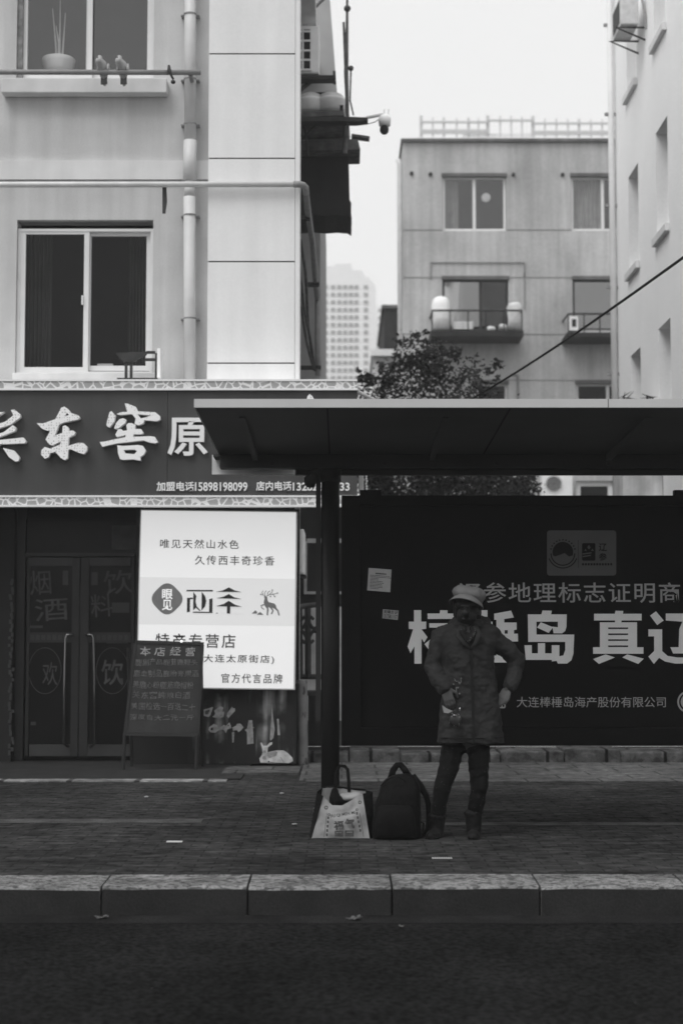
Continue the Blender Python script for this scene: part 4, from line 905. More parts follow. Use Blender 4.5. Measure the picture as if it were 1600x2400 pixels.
# papers stuck on the glass
Yn = YBB - .003
nt_ = thing('notice', 'pale notice sheet with dense printed lines stuck on the left of the billboard', 'notice', P(888, 1384, Yn))
put('sheet', flat2d([pxs([(863.6, 1331), (917, 1335), (914, 1388), (860, 1383.6)], Yn)], Yn, .002), 'paper', nt_)
q = []
rows_ = [(1341, 880, 905, 3.2)] + [(1347 + 3.4 * k, 867, random.choice((905, 911, 895, 885, 909)), 1.3) for k in range(10)]
for (y, x0, x1, h_) in rows_:
    x = x0
    while x < x1:
        w_ = random.uniform(1.5, 5); yy = y + (x - 863) * .075; q.append(flat2d([pxs([(x, yy), (x + w_, yy + w_ * .07), (x + w_, yy + h_ + w_ * .07), (x, yy + h_)], Yn - .002)], Yn - .002, .001)); x += w_ + .9
put('print', join(q), 'ink', nt_)
st_ = thing('sticker', 'small tilted sticker with a phone number on the billboard below the notice', 'sticker', P(914, 1451, Yn))
put('sheet', flat2d([pxs([(897, 1428), (933.5, 1431), (931.6, 1453), (895.5, 1449)], Yn)], Yn, .002), 'paper', st_)
put('print', join([text('刻章办证', 899, 1430, 932, 1439, Yn - .002, .001, .02, rot=4), text('13175811117', 898, 1440, 930, 1450, Yn - .002, .001, .02, rot=4)]), 'ink', st_)

# ------------------------------------------------------------------ person
YP = GY(1962)
def pp(px, py, dy=0.0): return P(px, py, YP + dy)
pe = thing('person', 'person in a long dark coat and pale cap standing with one hand on the hip', 'person', pp(1065, 1966))
# body: head, neck, trunk, limbs and hands as one surface
B = MB()
hc = pp(1095, 1430, -.01)
B.ball(hc + Vector((0, .01, .02)), (.073, .092, .10)); B.ball(hc + Vector((-.012, -.045, -.055)), (.046, .045, .05)); B.ball(hc + Vector((-.012, -.05, -.085)), (.028, .03, .024))
B.limb([hc + Vector((-.018, -.088, .012)), hc + Vector((-.024, -.108, -.022))], [.010, .015])
B.limb([hc + Vector((-.035, -.09, -.055)), hc + Vector((.004, -.092, -.055))], [.010, .010]); B.limb([hc + Vector((-.05, -.082, .03)), hc + Vector((.018, -.085, .03))], [.012, .012])
for s_ in (-1, 1): B.ball(hc + Vector((s_ * .074, .012, -.01)), (.012, .024, .032))
B.limb([hc + Vector((0, .02, -.06)), pp(1094, 1482, .03)], [.055, .062])
B.limb([pp(1094, 1490, .03), pp(1096, 1560, .02), pp(1098, 1640, .02), pp(1098, 1720, .02)], [.11, .115, .12, .12])
def arm(sh, el, wr): B.limb([sh, el, wr], [.05, .040, .027])
aL = [pp(1033, 1492, .02), pp(1014, 1563, .0), pp(1042, 1612, -.10)]
aR = [pp(1145, 1488, .03), pp(1211, 1546, .10), pp(1190, 1614, .0)]
arm(*aL); arm(*aR)
for pts in ([pp(1064, 1735, .02), pp(1036, 1848, -.01), pp(1022, 1935, .02)], [pp(1118, 1735, .02), pp(1121, 1848, -.0), pp(1108, 1930, .03)]): B.limb(pts, [.06, .04, .03])
for pts in ([pp(1022, 1945, .03), pp(1014, 1958, -.05)], [pp(1108, 1945, .03), pp(1110, 1958, -.06)]): B.limb(pts, [.025, .02])
def hand(wr, d, s, n, curls, sc=1.0):
    d, s, n = d.normalized(), s.normalized(), n.normalized()
    c = wr
    for t in (-.026, -.009, .009, .026): B.limb([c + s * t * .7, c + d * .045 * sc + s * t * .9, c + d * .085 * sc + s * t], [.013, .014, .0115], 8)
    for i, (t, L1) in enumerate(((.030, .068), (.010, .078), (-.010, .072), (-.029, .056))):
        p = c + d * .085 * sc + s * t; a_ = curls[i]; dd = d.copy(); pts = [p]
        for k in range(3):
            a2 = a_ * (k + .6) * .5; v = d * math.cos(a2) + n * math.sin(a2) + s * (t * .8); p = p + v.normalized() * L1 * (.42, .33, .25)[k]; pts.append(p)
        B.limb(pts, [.0095, .0088, .008, .0068], 8)
    p = c + d * .02 + s * .03
    B.limb([p, p + (d * .6 + s * .6 + n * .3).normalized() * .042, p + (d * .6 + s * .6 + n * .3).normalized() * .042 + (d * .9 + s * .05 + n * .4).normalized() * .034], [.013, .0105, .0085], 8)
hand(aL[2], Vector((.32, -.15, -1)), Vector((1, -.35, .3)), Vector((-.1, 1, 0.1)), (.9, .8, .75, .7))
hand(aR[2], Vector((-.55, -.25, -.8)), Vector((.5, -.6, -.5)), Vector((-.6, .6, -.3)), (1.3, 1.4, 1.5, 1.5), .9)
put('body', remesh(B.mesh('body'), .0052, 3), 'skin', pe)
for s_ in (-1, 1):
    q = MB(); q.ball(hc + Vector((-.014 + s_ * .030, -.083, .010)), (.011, .008, .008)); put('eye', q.mesh('e', True), 'black', pe)
# coat
C = MB(); rg = []
RN = [(1476, 1094, 40, .085, .03), (1486, 1094, 66, .105, .03), (1502, 1095, 70, .125, .03), (1534, 1095, 61, .128, .02), (1570, 1098, 60, .125, .02), (1600, 1100, 62, .128, .02), (1650, 1101, 69, .135, .02), (1700, 1102, 75, .14, .02), (1728, 1102, 79, .143, .02), (1741, 1102, 81, .143, .02)]
def ringpts(py, cx, hw, dep, dy, n=40):
    c = pp(cx, py, dy); hwm = hw / 361.0; out = []
    for k in range(n):
        a_ = k * 2 * math.pi / n; ca, sa = math.cos(a_), math.sin(a_)
        out.append(c + Vector((hwm * math.copysign(abs(ca) ** .85, ca), dep * math.copysign(abs(sa) ** .85, sa), 0)))
    return out
C.rings([ringpts(*r) for r in RN])
C.limb([pp(1058, 1484, .03), pp(1034, 1492, .02), pp(1022, 1525, .01), pp(1014, 1563, -.0), pp(1028, 1592, -.05), pp(1041, 1611, -.095)], [.07, .066, .062, .060, .053, .050])
C.limb([pp(1128, 1478, .03), pp(1145, 1485, .03), pp(1178, 1514, .06), pp(1210, 1546, .10), pp(1205, 1580, .06), pp(1192, 1610, .005)], [.072, .070, .066, .060, .054, .050])
# stand-up collar and hood lying on the back
for k in range(15):
    a_ = R(-62 + 304 * k / 14); C.ball(pp(1097, 1462, .035) + Vector((.085 * math.cos(a_ - R(0)), .085 * math.sin(a_), .012 + .02 * math.sin(a_))), (.032, .032, .036))
C.ball(pp(1100, 1462, .15), (.12, .07, .075)); C.ball(pp(1070, 1466, .10), (.06, .07, .05)); C.ball(pp(1132, 1464, .10), (.06, .07, .055))
cm = remesh(C.mesh('coat'), .008, 2); wrinkle(cm, .013, 8, (1.2, 1, .9)); wrinkle(cm, .008, 19, (1, 1, 1.3), 5); wrinkle(cm, .0025, 55, (1, 1, 1.5), 9)
put('coat', cm, 'coat', pe)
def front(px, py, off=.004):
    for r0, r1 in zip(RN, RN[1:]):
        if r0[0] <= py <= r1[0]:
            t = (py - r0[0]) / (r1[0] - r0[0]); L4 = [a_ + (b_ - a_) * t for a_, b_ in zip(r0, r1)]; u = max(-.98, min(.98, (px - L4[1]) / L4[2])); return pp(px, py, L4[4] - L4[3] * (1 - abs(u) ** 2.3) ** .43 - off)
    return pp(px, py, -.12)
q = MB(); ys = [1512 + 9.5 * k for k in range(25)]
q.rings([[front(1100 + (y - 1512) * .03, y, .008), front(1106 + (y - 1512) * .03, y, .010), front(1106 + (y - 1512) * .03, y, -.01), front(1100 + (y - 1512) * .03, y, -.01)] for y in ys]); put('zip_flap', q, 'coatline', pe)
for (xa_, ya_, xb_, yb_) in ((1138, 1668, 1160, 1650), (1062, 1655, 1046, 1640)):
    q = MB(); q.tube([front(xa_, ya_, .004), front((xa_ + xb_) / 2, (ya_ + yb_) / 2 + 2, .006), front(xb_, yb_, .004)], .006, 6); put('pocket', q, 'coatline', pe)
q = MB(); q.tube([front(x, 1731 + abs(x - 1102) * -.03, .003) for x in range(1032, 1178, 8)], .0045, 6); put('hem', q, 'coatline', pe)
q = MB()
for sx in (-1, 1): q.tube([pp(1097 + sx * 16, 1468, -.075), pp(1097 + sx * 24, 1490, -.115), pp(1100 + sx * 14, 1508, -.118), pp(1102, 1520, -.115)], [.018, .022, .016, .006], 8, flat=.5)
put('lapel', q.mesh('l', True), 'coat', pe)
for (cx, dy, pts) in ((1042, -.095, 0), (1192, .005, 0)):
    pass
q = MB(); q.limb([pp(1087, 1474, -.075), pp(1080, 1484, -.095), pp(1092, 1500, -.108)], [.022, .026, .014]); q.limb([pp(1106, 1474, -.075), pp(1111, 1484, -.095), pp(1102, 1500, -.108)], [.022, .026, .014]); q.limb([pp(1097, 1490, -.095), pp(1100, 1520, -.112)], [.02, .008])
put('scarf', remesh(q.mesh('s'), .007, 2), 'scarf', pe)
# trousers and boots
T = MB()
T.limb([pp(1090, 1722, .02), pp(1060, 1752, .02), pp(1051, 1799, .0), pp(1036, 1845, -.015), pp(1028, 1888, .0), pp(1025, 1915, .02)], [.10, .077, .068, .057, .050, .046])
T.limb([pp(1092, 1722, .02), pp(1121, 1752, .02), pp(1121, 1799, .0), pp(1122, 1845, -.01), pp(1116, 1885, .01), pp(1109, 1908, .03)], [.10, .078, .066, .057, .054, .050])
tm = remesh(T.mesh('t'), .009, 3); wrinkle(tm, .006, 12, (1, 1, 2.2), 2); put('trousers', tm, 'trousers', pe)
def boot(ax, ay, tx, ty, tdy, hdy):
    q = MB(); q.limb([pp(ax, ay, .025), pp(ax + (tx - ax) * .1, 1945, .03)], [.057, .052]); q.limb([pp(ax, 1957, .035), pp(tx, ty, tdy)], [.045, .040]); q.limb([pp(ax, 1960, .05), pp((ax + tx) / 2, 1961, tdy / 2), pp(tx, ty + 2, tdy)], [.038, .042, .036])
    for k in range(10): a_ = k * .63; q.ball(pp(ax, ay - 2, .025) + Vector((.052 * math.cos(a_), .052 * math.sin(a_), random.uniform(-.006, .008))), .017, 1)
    me = remesh(q.mesh('b'), .007, 3)
    for v in me.vertices: v.co.z = max(v.co.z, 0.002)
    b_ = put('boot', wrinkle(me, .004, 25), 'boot', pe)
    q = MB(); q.tube([pp(ax, 1964, .06), pp((ax + tx) / 2, 1966, tdy / 2), pp(tx, 1967, tdy - .02)], [.036, .043, .036], 12)
    me = q.mesh('s')
    for v in me.vertices: v.co.z = .002 + .016 * min(1, max(0, (v.co.z + .03) / .06))
    put('sole', me, 'boot', b_)
boot(1024, 1915, 1009, 1963, -.11, 0); boot(1109, 1908, 1109, 1962, -.12, 0)
# dark covering over the lower face
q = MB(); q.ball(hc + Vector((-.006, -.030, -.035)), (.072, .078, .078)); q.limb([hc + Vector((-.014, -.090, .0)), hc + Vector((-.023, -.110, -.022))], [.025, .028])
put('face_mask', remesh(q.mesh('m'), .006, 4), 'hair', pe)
# hair and cap
q = MB(); q.limb([hc + Vector((-.065, .03, .04)), hc + Vector((-.07, .045, -.03))], [.028, .024]); q.limb([hc + Vector((.066, .01, .04)), hc + Vector((.068, .03, -.05))], [.030, .026]); q.limb([hc + Vector((-.064, -.03, .04)), hc + Vector((-.066, -.01, -.04))], [.024, .02]); q.ball(hc + Vector((0, .045, .01)), (.078, .075, .085))
q.limb([hc + Vector((-.058, -.062, .036)), hc + Vector((.045, -.068, .036))], [.032, .032])
put('hair', remesh(q.mesh('h'), .008, 3), 'hair', pe)
capm = Matrix.Translation(pp(1099, 1397, .0)) @ Matrix.Rotation(R(9), 4, 'Y') @ Matrix.Rotation(R(2), 4, 'X') @ Matrix.Rotation(R(-16), 4, 'Z')
q = MB(); rg = []
for (z, r, oy) in ((-.05, .086, .012), (-.022, .096, .008), (-.002, .108, .004), (.018, .113, .004), (.036, .107, .008), (.053, .090, .010), (.064, .060, .012), (.069, .030, .012), (.070, .008, .012)):
    rg.append([capm @ Vector((r * .97 * math.cos(k * math.pi / 20) * (1 + .008 * math.cos(k * math.pi / 20 * 8)), oy + r * 1.1 * math.sin(k * math.pi / 20), z + (.003 * math.cos(k * math.pi / 20 * 8) if .0 < z < .06 else 0))) for k in range(40)])
cr = put('cap', wrinkle(wrinkle(MB().rings(rg).mesh('cap', True), .010, 9), .004, 26), 'cap', pe)
put('cap_button', MB().ball(capm @ Vector((0, .012, .072)), (.010, .010, .005)).mesh('b', True), 'cap', cr)
vt = []
for k in range(25):
    f_ = R(-88 + 176 * k / 24); e = math.cos(f_)
    def vp(r, dz): return capm @ Vector((r * math.sin(f_), -r * 1.12 * math.cos(f_), dz))
    o1 = .096 + .062 * max(0, e) ** .7; zi = .016 - .045 * math.sin(f_) ** 2; zo = -.020 - .050 * math.sin(f_) ** 2
    vt.append([vp(.092, zi), vp((.092 + o1) / 2, (zi + zo) / 2 + .006), vp(o1, zo), vp(o1 - .002, zo - .005), vp((.092 + o1) / 2, (zi + zo) / 2), vp(.092, zi - .007)])
put('visor', MB().rings(vt).mesh('v', True), 'cap', cr)
# pouch and papers held in the hand
ph = thing('folded_paper', 'folded pale paper held in the hand of the person', 'paper', pp(1052, 1668, -.14))
q = MB(); q.rings([[pp(1035, 1652, -.17), pp(1039, 1670, -.17), pp(1050, 1672, -.17), pp(1067, 1664, -.165), pp(1060, 1666, -.17), pp(1046, 1660, -.17)], [pp(1035, 1652, -.16), pp(1039, 1670, -.16), pp(1050, 1672, -.16), pp(1067, 1664, -.155), pp(1060, 1666, -.16), pp(1046, 1660, -.16)]])
put('sheet', q, 'handpaper', ph)
po = thing('sequin_pouch', 'small dark glittering pouch hanging from the hand of the person', 'pouch', pp(1065, 1702, -.15))
q = MB(); q.ball(pp(1066, 1688, -.15), (.042, .018, .048)); put('bag', wrinkle(q.mesh('b', True), .006, 20), 'sequin', po)
q = MB(); q.tube([pp(1050, 1664, -.15), pp(1058, 1672, -.155), pp(1064, 1677, -.155)], .006, 6); put('cord', q, 'sequin', po)
put('clasp', MB().ball(pp(1064, 1677, -.165), (.014, .008, .012), 1), 'steel', po); put('zip_pull', MB().ball(pp(1077, 1664, -.15), (.006, .006, .018), 1), 'steel', po)
q = MB()
for (x, y) in ((1066, 1594), (1075, 1600), (1072, 1612), (1080, 1590), (1068, 1622), (1076, 1626), (1062, 1604)): q.ball(front(x, y, .006), (.007, .004, .007), 1)
for pts in ([(1064, 1590), (1068, 1597), (1074, 1596)], [(1076, 1604), (1080, 1598), (1079, 1592)], [(1068, 1610), (1069, 1622)]): q.tube([front(x, y, .006) for x, y in pts], .0035, 5)
put('embroidery', q, 'toteprint', pe)

# ------------------------------------------------------------------ bags on the pavement
YG = GY(1965)
def bp(px, py, dy=0.0): return P(px, py, YG + dy)
tb = thing('shopping_bag', 'pale printed shopping bag with black sides standing at the foot of the pole', 'shopping bag', bp(800, 1965))
# front panel follows a sagging sheet
def sheetp(outline_top, x0b, x1b, dyb, dyt, nx=22, ny=12):
    rows = []
    for j in range(ny + 1):
        row = []
        for i in range(nx + 1):
            u = i / nx; xt, yt = outline_top(u); xb_, yb_ = x0b + (x1b - x0b) * u, 1965
            t = j / ny; x = xb_ + (xt - xb_) * t; y = yb_ + (yt - yb_) * t
            row.append((x, y, dyb + (dyt - dyb) * t + .022 * noise.noise(Vector((u * 2.6, t * 3.1, dyb * 9))) + .008 * noise.noise(Vector((u * 9, t * 8, 3))) - .015 * math.sin(math.pi * u) * math.sin(math.pi * t)))
        rows.append(row)
    bm = bmesh.new(); vs = [[bm.verts.new(bp(*p)) for p in r] for r in rows]
    for a_, b_ in zip(vs, vs[1:]):
        for i in range(nx): bm.faces.new((a_[i], a_[i + 1], b_[i + 1], b_[i]))
    me = bpy.data.meshes.new('s'); bm.to_mesh(me); bm.free()
    for f in me.polygons: f.use_smooth = True
    return me
def lerp_top(pts):
    def f(u):
        for (u0, x0, y0), (u1, x1, y1) in zip(pts, pts[1:]):
            if u <= u1: t = (u - u0) / (u1 - u0); return x0 + (x1 - x0) * t, y0 + (y1 - y0) * t
        return pts[-1][1:]
    return f
ft = lerp_top([(0, 758, 1866), (.12, 768, 1877), (.27, 778, 1887), (.45, 801, 1888), (.7, 826, 1874), (1, 849, 1860)])
bk_ = lerp_top([(0, 756, 1847), (.3, 782, 1845), (.6, 815, 1849), (1, 856, 1853)])
put('front_panel', sheetp(ft, 730, 866, -.02, .05), 'tote', tb)
put('back_panel', sheetp(bk_, 736, 868, .17, .13), 'tote', tb)
def gus(xf_t, yf_t, xb_t, yb_t, xf_b, xb_b, xo_t, xo_b):
    q = MB(); rows = []
    for t in [k / 6 for k in range(7)]:
        f_ = bp(xf_b + (xf_t - xf_b) * t, 1965 + (yf_t - 1965) * t, -.02 + .07 * t); m_ = bp(xo_b + (xo_t - xo_b) * t, 1966 + ((yf_t + yb_t) / 2 - 1966) * t, .07); b_ = bp(xb_b + (xb_t - xb_b) * t, 1965 + (yb_t - 1965) * t, .165 - .035 * t)
        rows.append((f_, m_, b_))
    for r0, r1 in zip(rows, rows[1:]):
        q.quad(r0[0], r0[1], r1[1], r1[0]); q.quad(r0[1], r0[2], r1[2], r1[1])
    return q
put('side_panel', gus(757.5, 1866, 755.5, 1846, 729.5, 735, 743, 724), 'bagcloth', tb)
put('side_panel', gus(849.5, 1860, 856.5, 1852, 866.5, 868.5, 873, 876), 'bagcloth', tb)
q = MB(); q.quad(bp(730, 1964, -.02), bp(866, 1964, -.02), bp(868, 1964, .165), bp(736, 1964, .165)); put('bottom', q, 'bagcloth', tb)
q = MB(); q.tube([bp(*bk_(u), .128) + Vector((0, 0, .004)) for u in [k / 12 for k in range(13)]], .007, 6); put('rim', q, 'bagcloth', tb)
q = MB(); q.tube([bp(786, 1852, .12), bp(785, 1838, .12), bp(788, 1810, .13), bp(796, 1795, .13), bp(808, 1796, .13), bp(814, 1803, .13), bp(817, 1830, .12), bp(818, 1856, .12)], .011, 8, flat=.35); put('handle', q, 'bagcloth', tb)
# print on the bag
def on_bag(me, u_of):   # drape flat lettering onto the front panel
    for v in me.vertices:
        v.co.y = YG - .012 + .035 * max(0, min(1, (v.co.z - 0) / .27)) - .02 + (v.co.y % .001)
    return me
pr = []
for body, rr, fat, rot in (('FU QI MEN MI', (775, 1905, 832, 1913), .02, -9), ('福', (782, 1923, 805, 1945), .03, -4), ('气', (807, 1918, 831, 1941), .04, -4), ('○○', (798, 1913, 818, 1918), .01, -8)):
    if body[0] == '○': continue
    pr.append(text(body, *rr, YG - .02, .002, fat, rot=rot))
for (x0, y0, x1, y1) in ((784, 1946, 804, 1959), (808, 1945, 829, 1959)): pr.append(flat2d([pxs([(x0, y0), (x1, y0), (x1, y1), (x0, y1)], YG - .02), pxs([(x0 + 4, y0 + 3), (x1 - 4, y0 + 3), (x1 - 4, y0 + 5), (x0 + 4, y0 + 5)], YG - .02)], YG - .02, .002))
for (x0, y0, x1, y1, n) in ((769, 1916, 766, 1955, 5), (836, 1906, 844, 1945, 5)):
    for k in range(n):
        x, y = x0 + (x1 - x0) * k / (n - 1), y0 + (y1 - y0) * k / (n - 1); pr.append(flat2d([pxs([(x - 2, y - 3), (x + 2, y - 3), (x + 2, y + 3), (x - 2, y + 3)], YG - .02)], YG - .02, .002))
for (x, y, r) in ((771, 1909, 3), (836, 1898, 3), (764, 1893, 4.5), (843, 1881, 4)): pr.append(flat2d([pxs(circ(x, y, r, n=14), YG - .02), pxs(circ(x, y, r * .5, n=10), YG - .02)], YG - .02, .002))
for (x0, x1) in ((765.5, 759), (842, 851)): pr.append(flat2d([pxs([(x0, 1905), (x0 + 1, 1905), (x1 + 1, 1960), (x1, 1960)], YG - .02)], YG - .02, .002))
me = join(pr)
for v in me.vertices:
    t = max(0, min(1, v.co.z / .27)); base_y = YG - .02
    v.co.y = v.co.y - base_y + YG - .02 + .07 * t - .046
put('bag_print', me, 'toteink', tb)
q = MB(); q.limb([bp(784, 1853, .105), bp(783, 1872, .105), bp(786, 1900, .10)], [.022, .036, .04]); q.limb([bp(797, 1875, .10), bp(817, 1878, .10), bp(800, 1900, .10)], [.032, .012, .04])
q.limb([bp(775, 1930, .09), bp(825, 1930, .09)], [.04, .04])
tag(put('black_cloth', wrinkle(remesh(q.mesh('b'), .008, 3), .006, 14), 'bagcloth', base=bp(790, 1890, .07)), 'bundle of black cloth stuffed in the top of the shopping bag', 'cloth')
q = MB(); q.limb([bp(806, 1868, .10), bp(838, 1866, .09)], [.03, .03]); tag(put('plastic_wrap', wrinkle(remesh(q.mesh('b'), .008, 2), .01, 16), 'tote', base=bp(820, 1870, .09)), 'crumpled pale wrapper beside the black cloth in the shopping bag', 'wrapper')
# backpack
bk = thing('backpack', 'full black backpack standing on the pavement beside the feet of the person', 'backpack', bp(925, 1972))
rg = []
for (y, xl_, xr_, dep) in ((1970, 874, 984, .13), (1962, 868, 986, .15), (1930, 870, 984, .16), (1883, 878, 986, .15), (1850, 887, 984, .13), (1835, 893, 979, .115), (1823, 904, 973, .09), (1815, 918, 966, .06), (1812, 930, 955, .03)):
    c = bp((xl_ + xr_) / 2, y, .06); hw = (xr_ - xl_) / 2 / 361
    rg.append([c + Vector((hw * math.copysign(abs(math.cos(a_)) ** .75, math.cos(a_)), dep * math.copysign(abs(math.sin(a_)) ** .75, math.sin(a_)), 0)) for a_ in [k * math.pi / 16 for k in range(32)]])
me = remesh(MB().rings(rg).mesh('b'), .009, 4); wrinkle(me, .010, 7); wrinkle(me, .004, 22, seed=4)
for v in me.vertices: v.co.z = max(v.co.z, .002)
put('main_bag', me, 'bagcloth', bk)
rg = []
for (y, hw, d_) in ((1966, 46, .0), (1955, 48, .03), (1915, 46, .035), (1895, 40, .03), (1888, 34, .0)):
    c = bp(926, y, -.085); rg.append([c + Vector((hw / 361 * math.copysign(abs(math.cos(a_)) ** .7, math.cos(a_)), (.02 + d_) * math.sin(a_), 0)) for a_ in [k * math.pi / 12 for k in range(24)]])
put('front_pocket', wrinkle(MB().rings(rg).mesh('p', True), .006, 12), 'bagcloth', bk)
q = MB(); q.tube([bp(915, 1826, .08), bp(921, 1805, .09), bp(930, 1793, .09), bp(938, 1792, .09), bp(947, 1803, .09), bp(957, 1819, .08)], [.022, .022, .02, .02, .022, .022], 10, flat=.6); put('grab_handle', q.mesh('h', True), 'bagcloth', bk)
q = MB(); q.tube([bp(966, 1818, .13), bp(985, 1842, .15), bp(998, 1865, .15), bp(1003, 1885, .15), bp(1003, 1910, .15), bp(1000, 1944, .15), bp(990, 1958, .14)], [.022, .022, .020, .018, .013, .012, .01], 8, flat=.5); put('shoulder_strap', q.mesh('s', True), 'bagcloth', bk)
q = MB(); q.tube([bp(980, 1948, .1), bp(985, 1925, .12), bp(992, 1930, .12), bp(990, 1950, .11)], .008, 6); put('strap_end', q, 'bagcloth', bk)
q = MB(); q.tube([bp(892 + 68 * k / 14, 1842 - 22 * math.sin(math.pi * k / 14), -.02 - .05 * math.sin(math.pi * k / 14)) for k in range(15)], .004, 6); put('zip', q, 'boot', bk)

# ------------------------------------------------------------------ litter
def leaf(px, py, z, size, lab, star=True, ang=0):
    c = G(px, py, z); q = bmesh.new(); n = 22; pts = []
    for k in range(n):
        a_ = k * 2 * math.pi / n; r = size * ((.45 + .55 * abs(math.cos(a_ * 2.5)) ** 1.4) if star else (.4 + .6 * abs(math.cos(a_)) ** 1.1)); 
        pts.append(Vector((r * math.cos(a_ + ang), r * math.sin(a_ + ang), .004 + size * .5 * max(0, math.sin(a_ * 1.5 + ang)) * (r / size) ** 2 + .1 * size * math.cos(3 * a_) ** 2)))
    ce = q.verts.new(c + Vector((0, 0, .006))); vs = [q.verts.new(c + p) for p in pts]
    for i in range(n): q.faces.new((ce, vs[i], vs[(i + 1) % n]))
    bmesh.ops.solidify(q, geom=q.faces[:], thickness=.0015)
    me = bpy.data.meshes.new('leaf'); q.to_mesh(me); q.free()
    t = thing('fallen_leaf', lab, 'leaf', c, 'fallen leaves'); put('blade', me, 'leafdry', t)
    q2 = MB(); q2.tube([c + Vector((0, 0, .006)), c + Vector((size * 1.3 * math.cos(ang + 2.6), size * 1.3 * math.sin(ang + 2.6), .012))], .002, 5); put('stalk', q2, 'leafdry', t)
leaf(240, 2153, -KH + .008, .033, 'flat dry leaf in the gutter below a kerb joint, left of the picture', False, .2)
leaf(833, 2156, -KH + .008, .04, 'star-shaped dry leaf in the gutter below the shopping bag', True, .9)
leaf(941, 2173, -KH + .002, .018, 'tiny scrap of leaf on the road right of the star-shaped leaf', False, 2.2)
c = G(409, 1975); tag(put('paper_strip', MB().box(c.x - .05, c.x + .05, c.y - .02, c.y + .03, 0.004, .009), 'paper', base=c), 'short white paper strip lying on the pavement left of the shopping bag', 'litter')
q = MB(); c = G(1036, 2014)
for k in range(9): q.box(c.x - .06 + k * .0135, c.x - .06 + k * .0135 + .008, c.y - .02, c.y + .03, .0045, .009)
q.box(c.x - .06, c.x + .058, c.y - .002, c.y + .01, .0036, .007); tag(put('wrapper_strip', q, 'panelgrey', base=c), 'small toothed pale strip lying on the pavement in front of the person', 'litter')
for i, (px, py, lab) in enumerate(((660, 1861, 'pale scrap on the pavement left of the pole'), (1300, 1785, 'pale scrap on the slabs below the billboard'), (343, 1869, 'pale crumb on the pavement below the chalkboard'), (1205, 1778, 'pale crumb at the ledge right of the person'), (690, 1933, 'pale crumb on the pavement left of the shopping bag'))):
    c = G(px, py, .005); q = MB(); q.ball(c + Vector((0, 0, .006)), (.022, .03, .007), 1); tag(put('litter_scrap', wrinkle(q.mesh('l'), .006, 40), 'dirtylitter', base=c), lab, 'litter', 'scraps of litter')
# ------------------------------------------------------------------ rear building
YR = 46.0
rb = thing('rear_building', 'weathered grey flat-roofed building across the yard with balconies', 'building', P(1190, 1490, YR) * 1.0)
rx0 = P(944, 700, YR).x; rx1 = 14.0; rz1 = P(800, 334, YR).z
holes = []
def hole(x0, y0, x1, y1): c = RC(x0, y0, x1, y1, YR); holes.append(c); return c
w1 = hole(1036, 412, 1186, 541); w2 = hole(1337, 412, 1487, 541); w3 = hole(1036, 653, 1191, 774); w4 = hole(1341, 653, 1496, 774); w5 = hole(1112, 897, 1190, 1010); w6 = hole(1349, 897, 1500, 1010); w7 = hole(1349, 1127, 1437, 1250)
wall_with_holes('wall', rx0, rx1, .13, rz1, YR, YR + .3, holes, 'rear', rb)
put('body', MB().box(rx0 + .02, rx1 - .02, YR + 1.2, YR + 2.4, .13, rz1 - .1), 'room', rb)
put('side_wall', MB().box(rx0, rx0 + .25, YR + .302, YR + 2.5, .13, rz1), 'rear', rb)
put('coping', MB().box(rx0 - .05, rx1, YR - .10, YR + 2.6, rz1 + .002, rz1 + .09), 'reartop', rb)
for y in (538, 653, 782, 891): z = P(800, y, YR).z; 
q = MB()
for y in (538.5, 650, 783, 891):
    z = P(800, y, YR).z; xs_ = [rx0] + [v for h in sorted(holes) if h[2] < z < h[3] for v in (h[0], h[1])] + [rx1]
    for a_, b_ in zip(xs_[::2], xs_[1::2]): q.box(a_, b_, YR - .012, YR - .002, z - .013, z + .013)
put('joint_line', q, 'pipegrey', rb)
def rwin(h, fr, curtain=None, mull=.5, gl='glass_hi', gl2=None, t=.07, headshadow=True):
    q = MB(); frame_box(q, h[0] + .01, h[1] - .01, h[2] + .01, h[3] - .01, t, YR + .10, YR + .17)
    xm_ = h[0] + (h[1] - h[0]) * mull; q.box(xm_ - t * .6, xm_ + t * .6, YR + .09, YR + .165, h[2] + t, h[3] - t); o = put('window', q, fr, rb)
    for a_, b_, g_ in ((h[0] + t, xm_ - t * .6, gl), (xm_ + t * .6, h[1] - t, gl2 or gl)): put('pane', MB().quad((a_, YR + .13, h[2] + t), (b_, YR + .13, h[2] + t), (b_, YR + .13, h[3] - t), (a_, YR + .13, h[3] - t)), g_, o)
    if headshadow: put('head', MB().box(h[0] - .02, h[1] + .02, YR - .05, YR + .08, h[3] - .03, h[3] + .07), 'reartop', o)  # dark strip stands in for the shadow at the window head
    if curtain:
        a_, b_ = curtain; a_ = h[0] + (h[1] - h[0]) * a_; b_ = h[0] + (h[1] - h[0]) * b_; q = MB(); n = 26
        pts = [(a_ + (b_ - a_) * k / n, YR + .32 + .03 * math.sin(k * 1.7)) for k in range(n + 1)]
        for (x0, y0), (x1, y1) in zip(pts, pts[1:]): q.quad((x0, y0, h[2]), (x1, y1, h[2]), (x1, y1, h[3]), (x0, y0, h[3]))
        put('curtain', q, 'curtain', o)
    return o
o1 = rwin(w1, 'frame', (.02, .26)); rwin(w2, 'frame', (.02, .5))
rwin(w3, 'darkframe', None, .58, 'glass_sky', 'glass_hi', .06); rwin(w4, 'darkframe', None, .66, 'glass_sky', 'glass_sky', .06)
rwin(w5, 'frame', None, .1, 'glass_lo'); rwin(w6, 'frame', None, .5, 'glass_lo'); rwin(w7, 'frame', None, .98, 'glass_lo', t=.13, headshadow=False)
put('window_sticker', MB().tube([P(1138, 463, YR + .12), P(1138, 463, YR + .125)], .13, 12), 'dirtywhite', o1)
